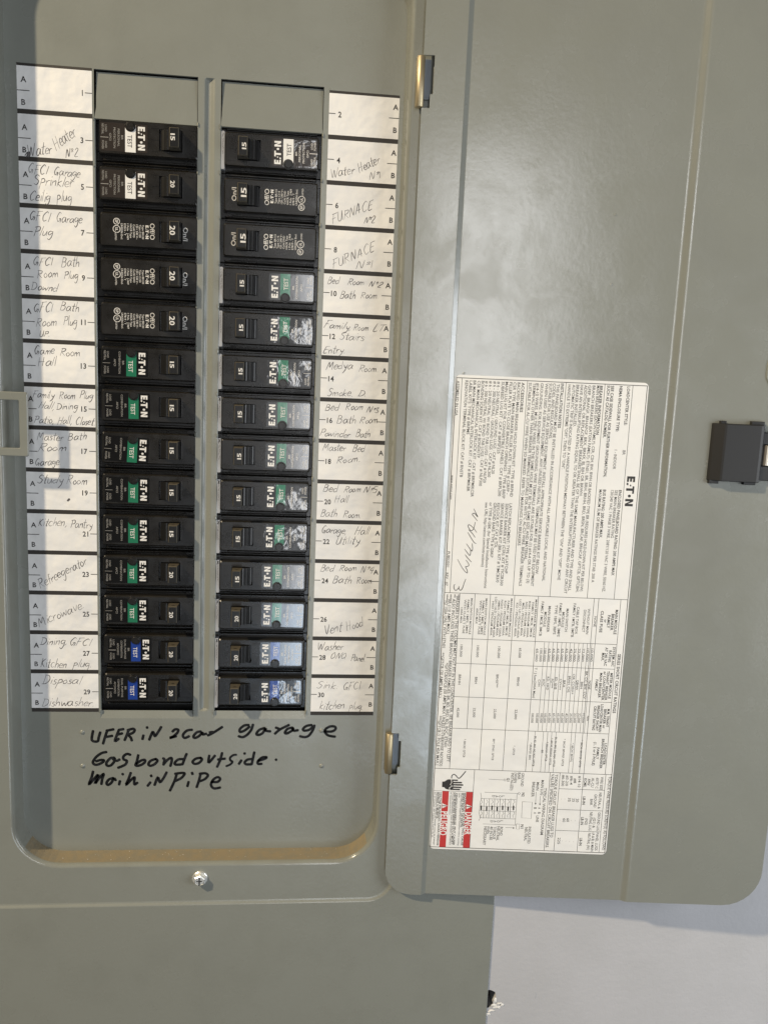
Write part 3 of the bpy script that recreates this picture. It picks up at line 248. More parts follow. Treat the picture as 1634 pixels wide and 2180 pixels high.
HW={3:[["Water",5.18,49.66,18.69,46.7,2.8],["Heater",20.62,45.07,32.55,36.26,2.98],["No2",26.08,48.62,32.97,47.41,2.24]],5:[["GFCI",4.79,58.45,15.81,58.48,2.24],["Garage",19.05,58.27,33.57,59.2,2.26],["Sprinkler",7.89,64.26,30.04,64.72,2.64],["Ceilig",5.21,73.48,17.25,73.1,2.46],["plug",20.7,72.88,28.97,72.37,2.65]],7:[["GFCI",5.18,84.11,16.5,84.35,2.39],["Garage",20.04,84.32,34.62,84.37,2.22],["Plug",7.22,92.69,18.03,92.05,2.23]],9:[["GFCI",6.48,109.33,17.73,108.89,2.25],["Bath",22.61,109.18,32.79,108.61,2.45],["Room",8.76,116.35,20.81,115.12,2.19],["Plug",24.0,116.08,31.94,115.65,2.08],["Downd",5.06,122.97,20.29,123.48,2.2]],11:[["GFCI",6.28,135.63,17.24,135.07,2.29],["Bath",21.43,134.09,32.25,134.31,2.29],["Room",7.42,143.99,19.38,143.01,2.23],["Plug",23.19,142.44,31.19,142.04,2.31],["UP.",9.38,149.65,15.27,149.37,1.46]],13:[["Game",6.05,159.94,17.97,159.39,2.14],["Room",20.76,160.45,32.74,159.9,2.0],["Hall",8.01,166.75,18.78,166.03,2.29]],15:[["Family",4.8,185.36,17.02,185.58,1.93],["Room",19.86,185.46,29.32,185.31,1.94],["Plug",31.69,184.97,39.53,184.65,1.94],["Hall,",7.96,191.52,16.9,192.13,2.04],["Dining",18.33,191.83,30.65,191.58,1.85],["Patio,",5.18,200.37,16.75,200.41,2.05],["Hall,",18.65,200.58,27.2,200.25,2.05],["Closet.",29.1,200.43,40.55,200.48,2.06]],17:[["Master",6.61,210.58,22.04,210.5,2.06],["Bath",24.67,210.16,35.67,209.27,2.06],["Room",6.93,217.69,23.85,216.35,2.07],["Garage.",5.33,226.14,20.37,225.14,1.98]],19:[["Study",6.05,236.79,21.37,236.56,2.39],["Room",23.29,236.75,35.57,236.61,2.25]],21:[["Kitchen,",6.26,262.87,23.2,262.73,2.33],["Pantry",25.24,263.6,38.48,263.56,2.22]],23:[["Refreegerator",6.62,301.95,35.26,286.0,2.51]],25:[["Microwave.",5.51,326.63,33.13,313.79,2.67]],27:[["Dining,",5.87,338.14,22.01,337.94,2.31],["GFCI",23.2,338.25,36.43,338.73,2.25],["Kitchen",5.87,352.64,21.77,353.14,2.46],["plug.",25.4,352.45,36.88,352.34,2.33]],29:[["Disposal",6.54,363.68,30.07,363.83,2.48],["Dishwasher.",5.94,378.4,38.11,378.26,2.49]],4:[["Water",177.07,50.03,190.96,46.36,2.29],["Heater",193.86,45.94,205.98,39.39,2.38],["No1",199.83,49.48,207.06,47.62,1.75]],6:[["FURNACE",178.88,75.43,202.93,65.55,2.24],["No2",197.65,74.3,204.49,73.65,1.78]],8:[["FURNACE",180.24,101.29,205.39,89.42,2.28],["No1",193.83,100.94,204.54,99.53,1.91]],10:[["Bed",177.12,110.38,184.11,110.25,2.01],["Room",189.05,110.49,199.2,110.2,1.81],["No2",202.08,110.55,209.7,111.15,1.62],["Bath",184.92,118.54,194.29,118.3,2.02],["Room.",197.42,118.14,208.14,117.58,1.82]],12:[["Family,",175.87,136.04,192.12,137.29,1.94],["Room",193.69,137.22,202.89,137.02,1.85],["LT",205.27,137.16,212.38,136.82,1.95],["Stairs",185.25,143.02,200.5,143.06,2.05],["Entry.",175.84,151.7,189.21,151.08,1.96]],14:[["Medya",177.73,161.45,194.03,160.46,2.18],["Room.",197.78,161.6,209.99,161.58,1.98],["Smoke.",178.76,177.06,194.91,176.91,2.1],["D.",197.82,176.53,203.15,176.57,1.58]],16:[["Bed",177.99,186.02,186.47,185.95,2.0],["Room",190.71,185.52,201.35,185.09,1.9],["No3",203.53,186.06,211.32,186.55,1.58],["Bath",185.68,193.92,197.4,193.47,2.12],["Room",199.54,193.39,210.78,192.95,2.02],["Powinder",175.3,201.75,194.0,202.65,2.02],["Bath",197.46,201.99,206.57,201.66,2.13]],18:[["Master",177.14,211.02,191.9,210.71,1.97],["Bed",195.99,211.0,203.52,210.95,1.98],["Room.",186.17,218.87,200.95,216.86,1.98]],20:[["Bed",178.38,236.66,187.43,236.6,2.08],["Room",191.31,236.49,201.92,236.38,1.83],["No5",203.67,236.55,212.58,236.27,1.75],["Hall",185.92,243.2,194.36,242.95,2.01],["Bath",177.37,252.65,187.76,252.58,2.28],["Room.",191.45,252.7,202.78,252.83,1.93]],22:[["Garage,",178.12,262.76,193.79,263.24,2.12],["Hall",199.02,263.11,208.22,263.1,2.22],["Utility.",187.27,270.07,203.86,269.22,2.22]],24:[["Bed",178.24,287.69,186.76,287.51,2.06],["Room",190.26,287.21,201.45,286.75,1.88],["No4",203.71,288.05,212.32,288.1,1.89],["Bath",186.35,295.29,198.27,295.29,2.35],["Room",201.61,295.23,211.42,294.79,2.16]],26:[["Vent",182.2,329.16,193.41,326.76,2.89],["Hood",196.78,326.71,207.26,323.32,2.79]],28:[["Washer",177.97,339.7,194.58,339.51,2.2],["ONQ",186.58,345.38,196.72,345.27,1.91],["Panel.",199.68,346.76,209.42,347.16,2.12]],30:[["Sink:",178.03,365.44,192.11,365.85,2.29],["GFCI",195.29,366.34,206.98,365.75,2.24],["kitchen",180.41,379.98,196.97,379.4,2.36],["plug.",199.93,379.9,208.75,379.86,2.27]]}
MARK=[[[37.23,395.15],[36.47,401.27],[39.94,402.14],[40.77,399.22],[41.71,396.02]],[[46.0,394.85],[45.07,397.76],[43.41,403.6]],[[45.63,394.85],[48.04,394.38],[49.92,393.97]],[[44.79,399.22],[49.09,398.34]],[[53.41,394.26],[52.04,397.76],[50.78,401.97],[53.1,400.39]],[[53.14,394.37],[56.1,393.79]],[[52.58,397.46],[55.28,396.7]],[[59.32,394.54],[58.23,397.75],[56.87,401.26]],[[58.78,394.54],[62.02,393.54],[63.09,394.53],[62.01,396.29],[59.31,397.75],[60.65,399.5],[61.34,401.55]],[[70.87,392.48],[70.92,392.94]],[[68.59,398.04],[68.04,400.56]],[[72.27,400.96],[74.17,395.98],[74.98,396.27],[75.79,398.62],[77.69,395.98],[79.75,392.34]],[[86.92,395.38],[88.55,393.91],[90.46,394.2],[89.92,396.25],[87.48,398.61],[85.03,399.78],[89.11,398.61]],[[99.18,394.18],[95.91,394.78],[93.47,397.72],[94.57,399.78],[97.3,398.6]],[[104.66,395.35],[102.2,395.94],[100.14,398.6],[101.14,399.78],[103.87,398.3],[105.76,395.94],[106.05,397.41],[108.24,396.82]],[[110.43,395.93],[112.34,395.64]],[[109.35,398.0],[112.63,396.23],[118.35,392.27]],[[45.34,409.35],[42.54,410.05],[39.29,412.39],[37.0,415.91],[37.63,417.68],[39.77,417.98],[42.75,416.52],[43.84,415.05],[41.96,414.75],[38.99,415.62]],[[50.32,413.29],[47.89,413.58],[45.44,416.52],[45.69,418.59],[47.85,418.59],[50.03,416.24],[50.59,413.88]],[[49.5,414.18],[51.65,415.36],[53.55,414.48]],[[60.33,411.25],[58.17,410.66],[55.99,412.42],[56.25,414.49],[58.14,415.37],[57.05,418.03],[52.7,420.09]],[[65.31,411.55],[64.54,415.39],[63.66,418.64],[66.81,418.36],[69.26,416.59],[69.54,414.81],[67.36,415.1],[64.37,417.16]],[[76.07,414.23],[73.07,415.41],[71.71,417.78],[73.07,418.85],[75.52,417.79],[77.43,415.42],[76.34,414.12]],[[80.97,413.77],[81.79,414.54],[81.25,418.1]],[[81.25,417.8],[83.71,414.84],[86.16,413.37],[86.44,415.44],[85.63,419.01]],[[93.83,414.27],[90.55,414.56],[88.36,416.93],[89.19,418.12],[93.3,417.84]],[[95.84,410.72],[94.92,413.09],[93.3,417.84]],[[104.82,413.4],[101.79,413.99],[99.72,416.07],[101.0,417.56],[103.75,416.97],[105.65,414.6],[104.82,413.4]],[[110.31,411.93],[109.81,416.69],[111.72,414.91],[113.9,411.93]],[[118.5,410.15],[117.34,414.92],[115.46,419.7]],[[115.96,414.62],[120.38,414.03]],[[127.55,411.36],[125.61,411.66],[123.69,413.44],[124.0,415.24],[125.23,416.14],[124.04,417.93],[121.39,419.24]],[[132.97,410.29],[133.03,410.65]],[[130.94,415.25],[129.48,417.64]],[[137.89,414.37],[135.11,414.66],[133.19,416.45],[134.05,417.96],[137.67,417.97]],[[139.2,409.71],[138.53,413.17],[137.67,417.97]],[[142.1,415.58],[145.7,414.39],[147.36,413.19],[144.56,413.19],[141.82,415.58],[141.75,417.68],[144.09,417.68]],[[153.33,414.7],[153.56,415.0]],[[36.92,422.69],[36.02,426.53],[34.24,431.56],[37.52,427.72],[40.24,424.77],[38.02,430.99],[40.76,427.14],[43.59,424.2],[42.64,427.75],[42.07,431.3]],[[49.41,427.18],[46.96,428.06],[45.32,430.43],[46.12,431.92],[48.3,430.45],[49.95,427.48],[51.02,428.68]],[[55.39,424.36],[55.65,424.72]],[[53.73,429.29],[53.17,431.66]],[[60.54,423.67],[59.17,427.82],[57.52,431.98],[60.8,428.43],[62.98,426.65],[62.7,429.63],[62.96,431.72],[64.71,430.53]],[[73.34,425.51],[73.61,426.1]],[[72.9,430.28],[71.25,432.66]],[[75.63,432.09],[77.71,426.72],[78.92,430.31],[81.27,427.33],[83.18,423.46]],[[89.49,425.28],[88.14,429.76],[85.41,436.04]],[[88.67,424.38],[93.06,423.8],[94.71,424.4],[92.53,427.39],[88.69,429.46]],[[99.39,423.71],[99.78,424.72]],[[97.23,430.1],[96.53,433.1]],[[104.91,424.45],[103.85,429.24],[102.5,433.74]],[[104.36,424.44],[107.95,424.16],[109.62,425.66],[107.43,428.35],[103.85,429.84]],[[112.16,430.18],[115.77,430.2],[117.52,428.1],[115.73,426.89],[112.98,428.68],[111.63,432.29],[113.6,434.71],[117.49,434.13]],[[135.25,390.88],[132.49,391.18],[129.76,393.55],[129.8,395.61],[132.55,394.72],[135.82,392.06]],[[138.01,390.58],[136.97,394.13],[134.26,397.68],[131.51,399.17],[129.01,398.58]],[[145.54,392.93],[142.24,394.12],[140.34,396.79],[141.47,397.68],[144.23,396.49],[146.38,392.92],[146.14,394.7],[149.21,395.17]],[[152.77,392.62],[155.02,393.5]],[[152.31,396.77],[155.59,393.8],[161.1,390.82]],[[163.38,392.6],[160.33,393.49],[158.71,396.17],[160.12,396.59],[163.15,394.68],[163.95,392.89],[164.27,394.68],[167.06,394.38]],[[175.94,390.79],[172.59,391.39],[170.4,393.48],[171.28,394.67],[174.35,394.07],[177.09,391.68]],[[177.75,391.08],[176.88,394.06],[174.46,397.94],[171.69,399.14],[168.58,398.55]],[[184.8,395.24],[189.04,395.24],[191.53,393.74],[191.19,391.95],[188.35,391.66],[185.58,393.15],[184.52,395.25],[186.87,397.93],[191.42,398.83]]]
# ============================================================ setting: the drywall round the box
mb=MB()
for q in ([-500,-70,-1500,600],[-70,298,150,600],[-70,298,-1500,-745]): mb.rect(q[0],q[1],q[2],q[3],15.2)
mb.poly([(298,-1500),(900,-1500),(900,600),(298,600),(298,-575.5),(303.5,-575.8),(306.8,-577.5),(307.6,-581),(306.6,-583.5),(305.4,-584.8),(306.4,-588),(302,-589.4),(298,-589)],15.2)
mb.add([(306.8,-577.5,15.2),(307.6,-581,15.2),(305.4,-584.8,15.2),(306.4,-588,15.2),(303,-589.4,15.2),(306.2,-577.5,4),(307,-581,4),(305,-584.8,4),(305.6,-588,4),(303,-589,4)],[(0,1,6,5),(1,2,7,6),(2,3,8,7),(3,4,9,8)])
wall=tag(mb.build('wall','wall'),kind='structure')
mb=MB(); mb.rect(285,320,-600,-565,5.0); mb.build('cavity_shade_sheet','cavity_shade',wall)  # dark sheet behind the hole, coloured as the shade inside it
mb=MB()
for x,y,rx,ry in ((307.2,-583.6,1.3,2.6),(306.6,-587.5,2.4,1.2),(310,-586.2,2.6,.9),(312.6,-587.6,1.5,1.5),(309,-589.0,3.2,1.3),(304.8,-591.6,2.4,1.0),(302.6,-594.2,1.8,1.4)):
    c0=[(x+rx*random.uniform(.6,1.25)*math.cos(a),y+ry*random.uniform(.6,1.25)*math.sin(a),15.25+random.uniform(0,.35)) for a in [k*.5712 for k in range(11)]]
    mb.add(c0+[(x,y,15.75)],[(k,(k+1)%11,11) for k in range(11)])
tag(mb.build('torn_paper','torn',wall),kind='stuff')
mb=MB(); mb.rib([(335.2,-579),(335.6,-581),(335.1,-583.5)],.35,15.22); mb.build('scuff','slate',wall)

# ============================================================ the load centre
panel=thing('electrical_panel','grey steel breaker panel set in the wall, its door standing open on the right','electrical panel',107,250,0)
PL=(107,-250,0)       # origin of the panel in local millimetres
class PB(MB):
    def build(s,name,ms,parent=None,loc=(0,0,0),**k):
        o=MB.build(s,name,ms,parent,loc,**k)
        return o
def pbuild(mb,name,ms,parent=None,**k):     # geometry written in panel coordinates, hung under the panel
    s=MB(); s.v=[(x-PL[0],y-PL[1],z) for x,y,z in mb.v]; s.f=mb.f; s.m=mb.m
    return s.build(name,ms,parent or panel,**k)
# cover: flange, door seat, rounded recess
def L(o,w,base=(-6.5,218.5,-477.5,66),r=26): return rr(base[0]-o,base[1]+o,base[2]-o,base[3]+o,r+o,w,10)
ringb=(-44,231,-504.5,96)
def Lr(o,w): return rr(ringb[0]-o,ringb[1]+o,ringb[2]-o,ringb[3]+o,16+o,w,10)
mb=MB()
mb.loft([rr(-88,301.6,-745,140,3,12.5,10),rr(-88,301.6,-745,140,3,15.6,10),rr(-87.3,300.9,-744.3,139.3,3,16.3,10),Lr(2.6,16.3),Lr(2.0,16.1),Lr(.9,15.4),Lr(0,15.2),L(3.0,15)],cap1=False)
flange=pbuild(mb,'cover','paint',merge=True)
mb=MB(); mb.loft([L(3.0,15),L(2.5,14.9),L(1.8,14.6),L(1.3,14.0),L(1.0,13.2),L(.9,12.2)],cap1=False)
pbuild(mb,'recess_lip','gloss',merge=True,smooth=True)
mb=MB(); lp=[L(.9,12.2),L(.2,2.0),L(0,-.3)]; n=len(lp[0]); pts=[p for l in lp for p in l]
for k in range(2):
    for i in range(n):
        j=(i+1)%n; y=(lp[0][i][1]+lp[0][j][1])/2; mb.mi=1 if y<-466 else 0
        mb.add([lp[k][i],lp[k][j],lp[k+1][j],lp[k+1][i]],[(0,1,2,3)])
pbuild(mb,'recess_wall',['gloss','dust'])
# dust crumbs on the sill of the recess
mb=MB()
for i in range(46):
    x=random.uniform(8,200); z=random.uniform(.5,11); r=random.choice([.12,.15,.18,.28,.4 if i%9==0 else .2])
    y=-477.4-.05*z; mb.add([(x-r,y,z),(x,y,z+r),(x+r,y,z),(x,y,z-r),(x,y+r*1.2,z)],[(0,1,4),(1,2,4),(2,3,4),(3,0,4)])
tag(pbuild(mb,'grit','torn'),kind='stuff')
# dead front with its two rows of openings and the pressed groove between them
OL=(42,99.9); OR=(112.9,171.7); T=0; BT=-381.6
mb=MB()
def strip(x0,x1,y0,y1,z=0,n=1): mb.rect(x0,x1,y0,y1,z)
strip(-9,OL[0],-480,70);strip(OL[0],OR[1],T,70);strip(OR[1],221,-480,70)
strip(OL[0],OR[1],-480,-386.5); strip(OL[1],OR[0],-386.5,BT)
for a,b in (OL,OR):      # pressed lip under each row
    mb.add([(a,-386.5,0),(b,-386.5,0),(b-.8,BT,-1.3),(a+1.2,BT,-1.3)],[(0,1,2,3)])
    mb.add([(a,-386.5,0),(a+1.2,BT,-1.3),(a,BT,0)],[(0,1,2)]); mb.add([(b,-386.5,0),(b,BT,0),(b-.8,BT,-1.3)],[(0,1,2)])
prof=[(99.9,0),(103.0,0),(103.7,-.12),(104.5,-1.0),(105.2,-1.5),(106.2,-1.6),(107.2,-1.3),(108.4,-.55),(109.3,-.08),(109.9,0),(112.9,0)]
for (xa,za),(xb,zb) in zip(prof,prof[1:]): mb.add([(xa,BT+1.5,za),(xb,BT+1.5,zb),(xb,-1,zb),(xa,-1,za)],[(0,1,2,3)]); mb.add([(xa,BT,0),(xb,BT,0),(xb,BT+1.5,zb),(xa,BT+1.5,za)],[(0,1,2,3)]); mb.add([(xa,-1,za),(xb,-1,zb),(xb,0,0),(xa,0,0)],[(0,1,2,3)])
dead=pbuild(mb,'dead_front','paint')
# turned edges of the openings
mb=MB()
for a,b in (OL,OR):
    y0=-26.3 if a<60 else -25.6
    for x,s in ((a,-1),(b,1)):
        for yy0,yy1 in ((BT,y0),):
            mb.add([(x+.0*s,yy0,.02),(x,yy1,.02),(x-.35*s*-1*-1,yy1,-.25),(x-.35*s,yy0,-.25),(x-.35*s,yy0,-1.8),(x-.35*s,yy1,-1.8)],[(0,1,2,3),(3,2,5,4)])
    mb.add([(a,T,0),(b,T,0),(b,T,-1.6),(a,T,-1.6)],[(0,1,2,3)])
pbuild(mb,'opening_edge','paint')
mb=MB()       # snapped-off tab stubs, one per pole space
for k in range(1,16):
    for x,d in ((OL[1],-1),(OR[0],1),(OR[1],-1),(OL[0],1)):
        y=-25.4*k+random.uniform(-.6,.6)-.8; h=random.uniform(1.1,1.9); o=random.uniform(.35,.7)
        mb.loft([[(x-d*.5,y-h,.02),(x+d*o,y-h*.6,-.1),(x+d*o,y+h*.6,-.1),(x-d*.5,y+h,.02)],[(x-d*.3,y-h*.5,.7),(x+d*o*.6,y-h*.3,.4),(x+d*o*.6,y+h*.3,.4),(x-d*.3,y+h*.5,.7)]])
tag(pbuild(mb,'tab_stub','paint'),kind='stuff')
# blank knock-out plates over the two empty spaces
for (a,b),x0,y1 in ((OL,1.0,-1.0),(OR,.6,-.9)):
    ye=-26.3 if a<60 else -25.6
    mb=MB(); z=-1.5
    mb.add([(a+x0,y1,z),(a+x0,ye+6,-.32),(a,ye,-.03),(b,ye,-.03),(b-.35,ye+3,-.2),(b-.35,y1,z)],[(0,1,2,3,4,5)])
    mb.add([(a,ye,-.02),(b,ye,-.02),(b,ye-.2,-1.8),(a,ye-.2,-1.8)],[(3,2,1,0)])
    pbuild(mb,'blank_plate','paint')
mb=MB(); mb.box(20,190,-400,20,-24,-9); mb.mi=0
pbuild(mb,'bus_interior','pit')
for u,v in ((30.5,395.9),(30.5,418.8),(183.2,419.3),(182.4,394.6),(178,-30)):
    if v<0: continue
    mb=MB(); ring=lambda r,z:[(u+r*math.cos(i*.5236),-v+r*math.sin(i*.5236),z) for i in range(12)]
    mb.loft([ring(1.5,.01),ring(1.25,.35),ring(.8,.62),ring(.3,.72)]); pbuild(mb,'dimple','paint',smooth=True)
# strike bracket for the latch
mb=MB(); a=rr(-14,6.4,-219.4,-182.2,1.2,13.4,3);b=rr(-14,6.4,-219.4,-182.2,1.2,14.8,3);c=rr(-13.6,6.0,-219.0,-182.6,1.0,15.1,3);d=rr(-9.5,2.0,-214.9,-186.7,.8,15.1,3);e=rr(-9.2,1.7,-214.6,-187,.8,14.8,3);f=rr(-9.2,1.7,-214.6,-187,.8,13.4,3)
mb.loft([a,b,c,d,e,f,a],cap1=False); pbuild(mb,'latch_strike','paint')
# marker writing on the dead front
mb=MB()
for i,s in enumerate(MARK): mb.rib([(u,-v) for u,v in s],1.75 if i not in (31,) else 1.5,.05+.004*(i%7))
pbuild(mb,'marker_writing','mark')
# cover screw
scr=thing('cover_screw','bright zinc slotted hex screw with washer under the dead front','screw',106.9,488.7,15)
mb=MB(); mb.cyl(0,0,4.9,.0,1.1,28,.4); mb.build('washer','steel',scr)
mb=MB(); hx=lambda r,z:[(r*math.cos(math.radians(60*i+22)),r*math.sin(math.radians(60*i+22)),z) for i in range(6)]
mb.loft([hx(3.8,1.0),hx(3.8,3.6),hx(3.2,4.1)],cap1=False); mb.cyl(0,0,3.3,1.5,3.8,24,.3)
hd_=mb.build('screw_head','steel',scr)
mb=MB(); mb.box(-.4,.4,-3,3,3.2,3.88); mb.box(-1.8,1.8,-.3,.3,3.2,3.86); mb.build('slot','pit',hd_)
# hinges on the right of the recess
hin=[]
for y0,y1 in ((-13.0,14.2),(-415.2,-388.2)):
    mb=MB(); mb.bar(225.3,18.2,2.35,y0,y1,24,.35); hg=pbuild(mb,'hinge','brass',smooth=False)
    for p_ in hg.data.polygons: p_.use_smooth=len(p_.vertices)==4
    mb=MB(); mb.box(226.5,231.2,y0+5,y1-1,16.2,17.0); lf=mb
    s=MB(); s.v=[(x-PL[0],y-PL[1],z) for x,y,z in lf.v]; s.f=lf.f; s.m=lf.m; s.build('hinge_leaf','leaf',hg)

# ------------------------------------------------------------ the door, swung right round to the wall
TH=.0860; WH=18.0
door=bpy.data.objects.new('door',None); C.objects.link(door); door.parent=panel; door.location=((226.5-PL[0])*S,-WH*S,-PL[1]*S); door.rotation_euler=(0,0,-TH)
def dz(x):
    ks=[(0,1.8)]+[(23.9,1.8),(24.1,1.76),(24.35,1.62),(26.75,.14),(27.0,.03),(27.2,0)]+[(154.6,0),(155.2,.03),(155.8,.12),(156.4,.27),(156.9,.46),(158.6,1.34),(159.1,1.53),(159.7,1.68),(160.3,1.77),(160.9,1.8)]+[(248,1.8)]
    for (a,ha),(b,hb) in zip(ks,ks[1:]):
        if a<=x<=b: return ha+(hb-ha)*(x-a)/(b-a)
    return 1.8
def ybot(x):
    if x<17: return -499+17-math.sqrt(max(0,289-(17-x)**2))
    if x>222: return -499+25-math.sqrt(max(0,625-(x-222)**2))
    return -499
xs=[0,.35,1,2,3.4,4.6,6.3,9,12.5,17,23.9,24.1,24.35,26.75,27.0,27.2,60,100,140,154.6,155.2,155.8,156.4,156.9,158.6,159.1,159.7,160.3,160.9,190,222,228,233,237,240.5,243.3,245.5,246.7,247]
ys=[150,14.5,-6,-13.4,-387.6,-392.5,-410.5,-415.6,-440]
def skip(x,yt):
    if yt==14.5: return x<6.2
    if yt==-6: return x<4.5
    if yt in(-387.6,-410.5): return x<4.5
    if yt==-392.5: return x<6.2
    return False
mb=MB()
for xa,xb in zip(xs,xs[1:]):
    for k,yt in enumerate(ys):
        if skip(xa,yt): continue
        if k<len(ys)-1: ya=yb=ys[k+1]
        else: ya,yb=ybot(xa),ybot(xb)
        mb.add([(xa,ya,dz(xa)),(xb,yb,dz(xb)),(xb,yt,dz(xb)),(xa,yt,dz(xa))],[(0,1,2,3)])
dl=mb.build('door_sheet','door',door,merge=True)
for p_ in dl.data.polygons:
    xx=[dl.data.vertices[i].co.x*1000 for i in p_.vertices]; p_.use_smooth=(min(xx)>23 and max(xx)<28) or (min(xx)>150 and max(xx)<162)
mo=dl.modifiers.new('thick','SOLIDIFY'); mo.thickness=.0013; mo.offset=-1
es=dl.modifiers.new('crisp_rim','EDGE_SPLIT'); es.split_angle=math.radians(40)
# folded return along the hinge edge and free edges
def dface(mbx,name,m,smooth=False): return mbx.build(name,m,door,smooth=smooth)
for x,y in ((116.5,-105),(115.5,-66),(33,-160.2)):      # small weld marks
    mb=MB(); ring=lambda r,z:[(x+r*math.cos(i*.785),y+r*math.sin(i*.785),z) for i in range(8)]
    mb.loft([ring(.75,.01),ring(.55,.25),ring(.3,.12)]); dface(mb,'weld_mark','door',True)
mb=MB()      # embossed octagon beside the latch
oc=lambda o,z:[(x,y,z) for x,y in ((213.2-o,-147-o*.5),(213.2-o,-155+o*-.4),(216-o,-159.5-o),(228,-159.5-o),(228,-142+o),(215-o,-142+o))]
mb.loft([oc(.9,1.82),oc(.4,2.5),oc(-.3,2.5),oc(-.7,2.0)]); dface(mb,'embossed_stop','door')
# latch housing
lt=bpy.data.objects.new('latch',None); C.objects.link(lt); lt.parent=door; lt.location=(198.5*S,-1.8*S,-201*S)
def lbuild(mb,name,m,smooth=False):
    s=MB(); s.v=[(x-198.5,y+201,z-1.8) for x,y,z in mb.v]; s.f=mb.f; s.m=mb.m; return s.build(name,m,lt,smooth=smooth)
mb=MB(); pr=[(183.3,1.8),(183.3,3.0),(184.2,4.0),(189.2,7.0),(190.4,7.4),(211.0,7.6),(212.6,7.2),(213.6,6.2),(213.9,1.8)]
ring=lambda y,o=0:[(x+(o if x<198 else -o)*.5,y,max(1.8,z-o*(z>2))) for x,z in pr]
mb.loft([ring(-217.6,.4),ring(-217.2),ring(-183.6),ring(-183.2,.4)],True,True)
for x0,x1,y0,y1 in ((184,190,-219.4,-217),(205,212.5,-219.4,-217),(187.5,191,-183.5,-181.6),(206,214,-183.5,-181.2)): mb.box(x0,x1,y0,y1,1.8,4.4,.3)
lbuild(mb,'latch_housing','latch')
mb=MB(); mb.box(213.5,232,-194.8,-187.5,1.8,5.0,.4); mb.box(213.5,232,-216.5,-207.6,1.8,5.0,.4); mb.box(216,232,-208,-194,1.8,2.6); lbuild(mb,'latch_slider','latch')
mb=MB(); mb.bar(217.2,3.2,3.0,-207.4,-195,20,.3); mb.bar(223.5,3.2,3.0,-207.4,-195,20,.3); b_=lbuild(mb,'latch_spring_clip','clip')

# ============================================================ printed data label on the door
def dpos(x,y,z): # door local to panel world
    return (226.5+x*math.cos(TH)-z*math.sin(TH), -y, WH+x*math.sin(TH)+z*math.cos(TH))
LX,LY=85.9,-314.1
u_,v_,w_=dpos(LX,LY,0)
lab=thing('data_label','large white data label with black print and two red danger panels on the door','label',u_,v_,w_,-TH)
def ltf(a,yy): return (143.7+yy-LX,-(161.5+a)-LY)
mb=MB(); mb.loft([rr(28.1-LX,143.8-LX,-466.8-LY,-161.2-LY,3,.0,6),rr(28.1-LX,143.8-LX,-466.8-LY,-161.2-LY,3,.22,6)]); mb.build('sheet','vinyl',lab)
mb=MB()
for t,a0,b,a1,bo,cap in TXT: text(mb,t,a0,-b,a1,-b,cap,.26,ltf,bo)
mb.build('fine_print','prt',lab)
mb=MB()
for q in LNS: mb.rib([(a,-b) for a,b in q[1:]],q[0],.25,ltf,smooth=False)
mb.build('ruled_lines','prt',lab)
mb=MB(); logo(mb,LOGO[0][0],-LOGO[0][1]-2.5,LOGO[1][0]-LOGO[0][0],4.9,.26,ltf); mb.build('maker_logo','prt',lab)
for p_ in POLYS:
    if p_[0]==1:
        mb=MB(); mb.poly([(*ltf(a,-b),.24) for a,b in p_[1:]]); mb.build('danger_panel','red',lab)
mb=MB()
for p_ in POLYS:
    if p_[0]==0: mb.poly([(*ltf(a,-b),.25) for a,b in p_[1:]])
for q in HAND[:-1]: mb.rib([(a,-b) for a,b in q[1:]],q[0]*1.35,.26,ltf)
mb.build('shock_hand_symbol','prt',lab)
mb=MB(); mb.rib([(a,-b) for a,b in HAND[-1][1:]],HAND[-1][0]*1.35,.26,ltf); mb.build('wire_symbol','prt',lab)
mb=MB()
for t,a0,b,a1,bo,cap in WTXT: text(mb,t,a0,-b,a1,-b,4.7,.27,ltf,1)
for p_ in POLYS:
    if p_[0]==2: mb.poly([(*ltf(a,-b),.26) for a,b in p_[1:]])
for q in BOLT: mb.rib([(a,-b) for a,b in q[1:]],.45,.285,ltf,smooth=False)
mb.build('white_lettering','vinyl',lab)
mb=MB()
for p_ in POLYS:
    if p_[0]==2:
        q=p_[1:]; ca=sum(x[0] for x in q)/3; cb=sum(x[1] for x in q)/3; mb.rib([(ca,-cb-1.0),(ca,-cb+1.6)],.5,.29,ltf); mb.build('exclamation_mark','prt',lab); mb=MB()
mb=MB()
for q in NAMES: mb.rib([(a,-b) for a,b in q[1:]],q[0]*1.05,.28,ltf,w1=.7)
mb.build('pen_name','mark',lab)

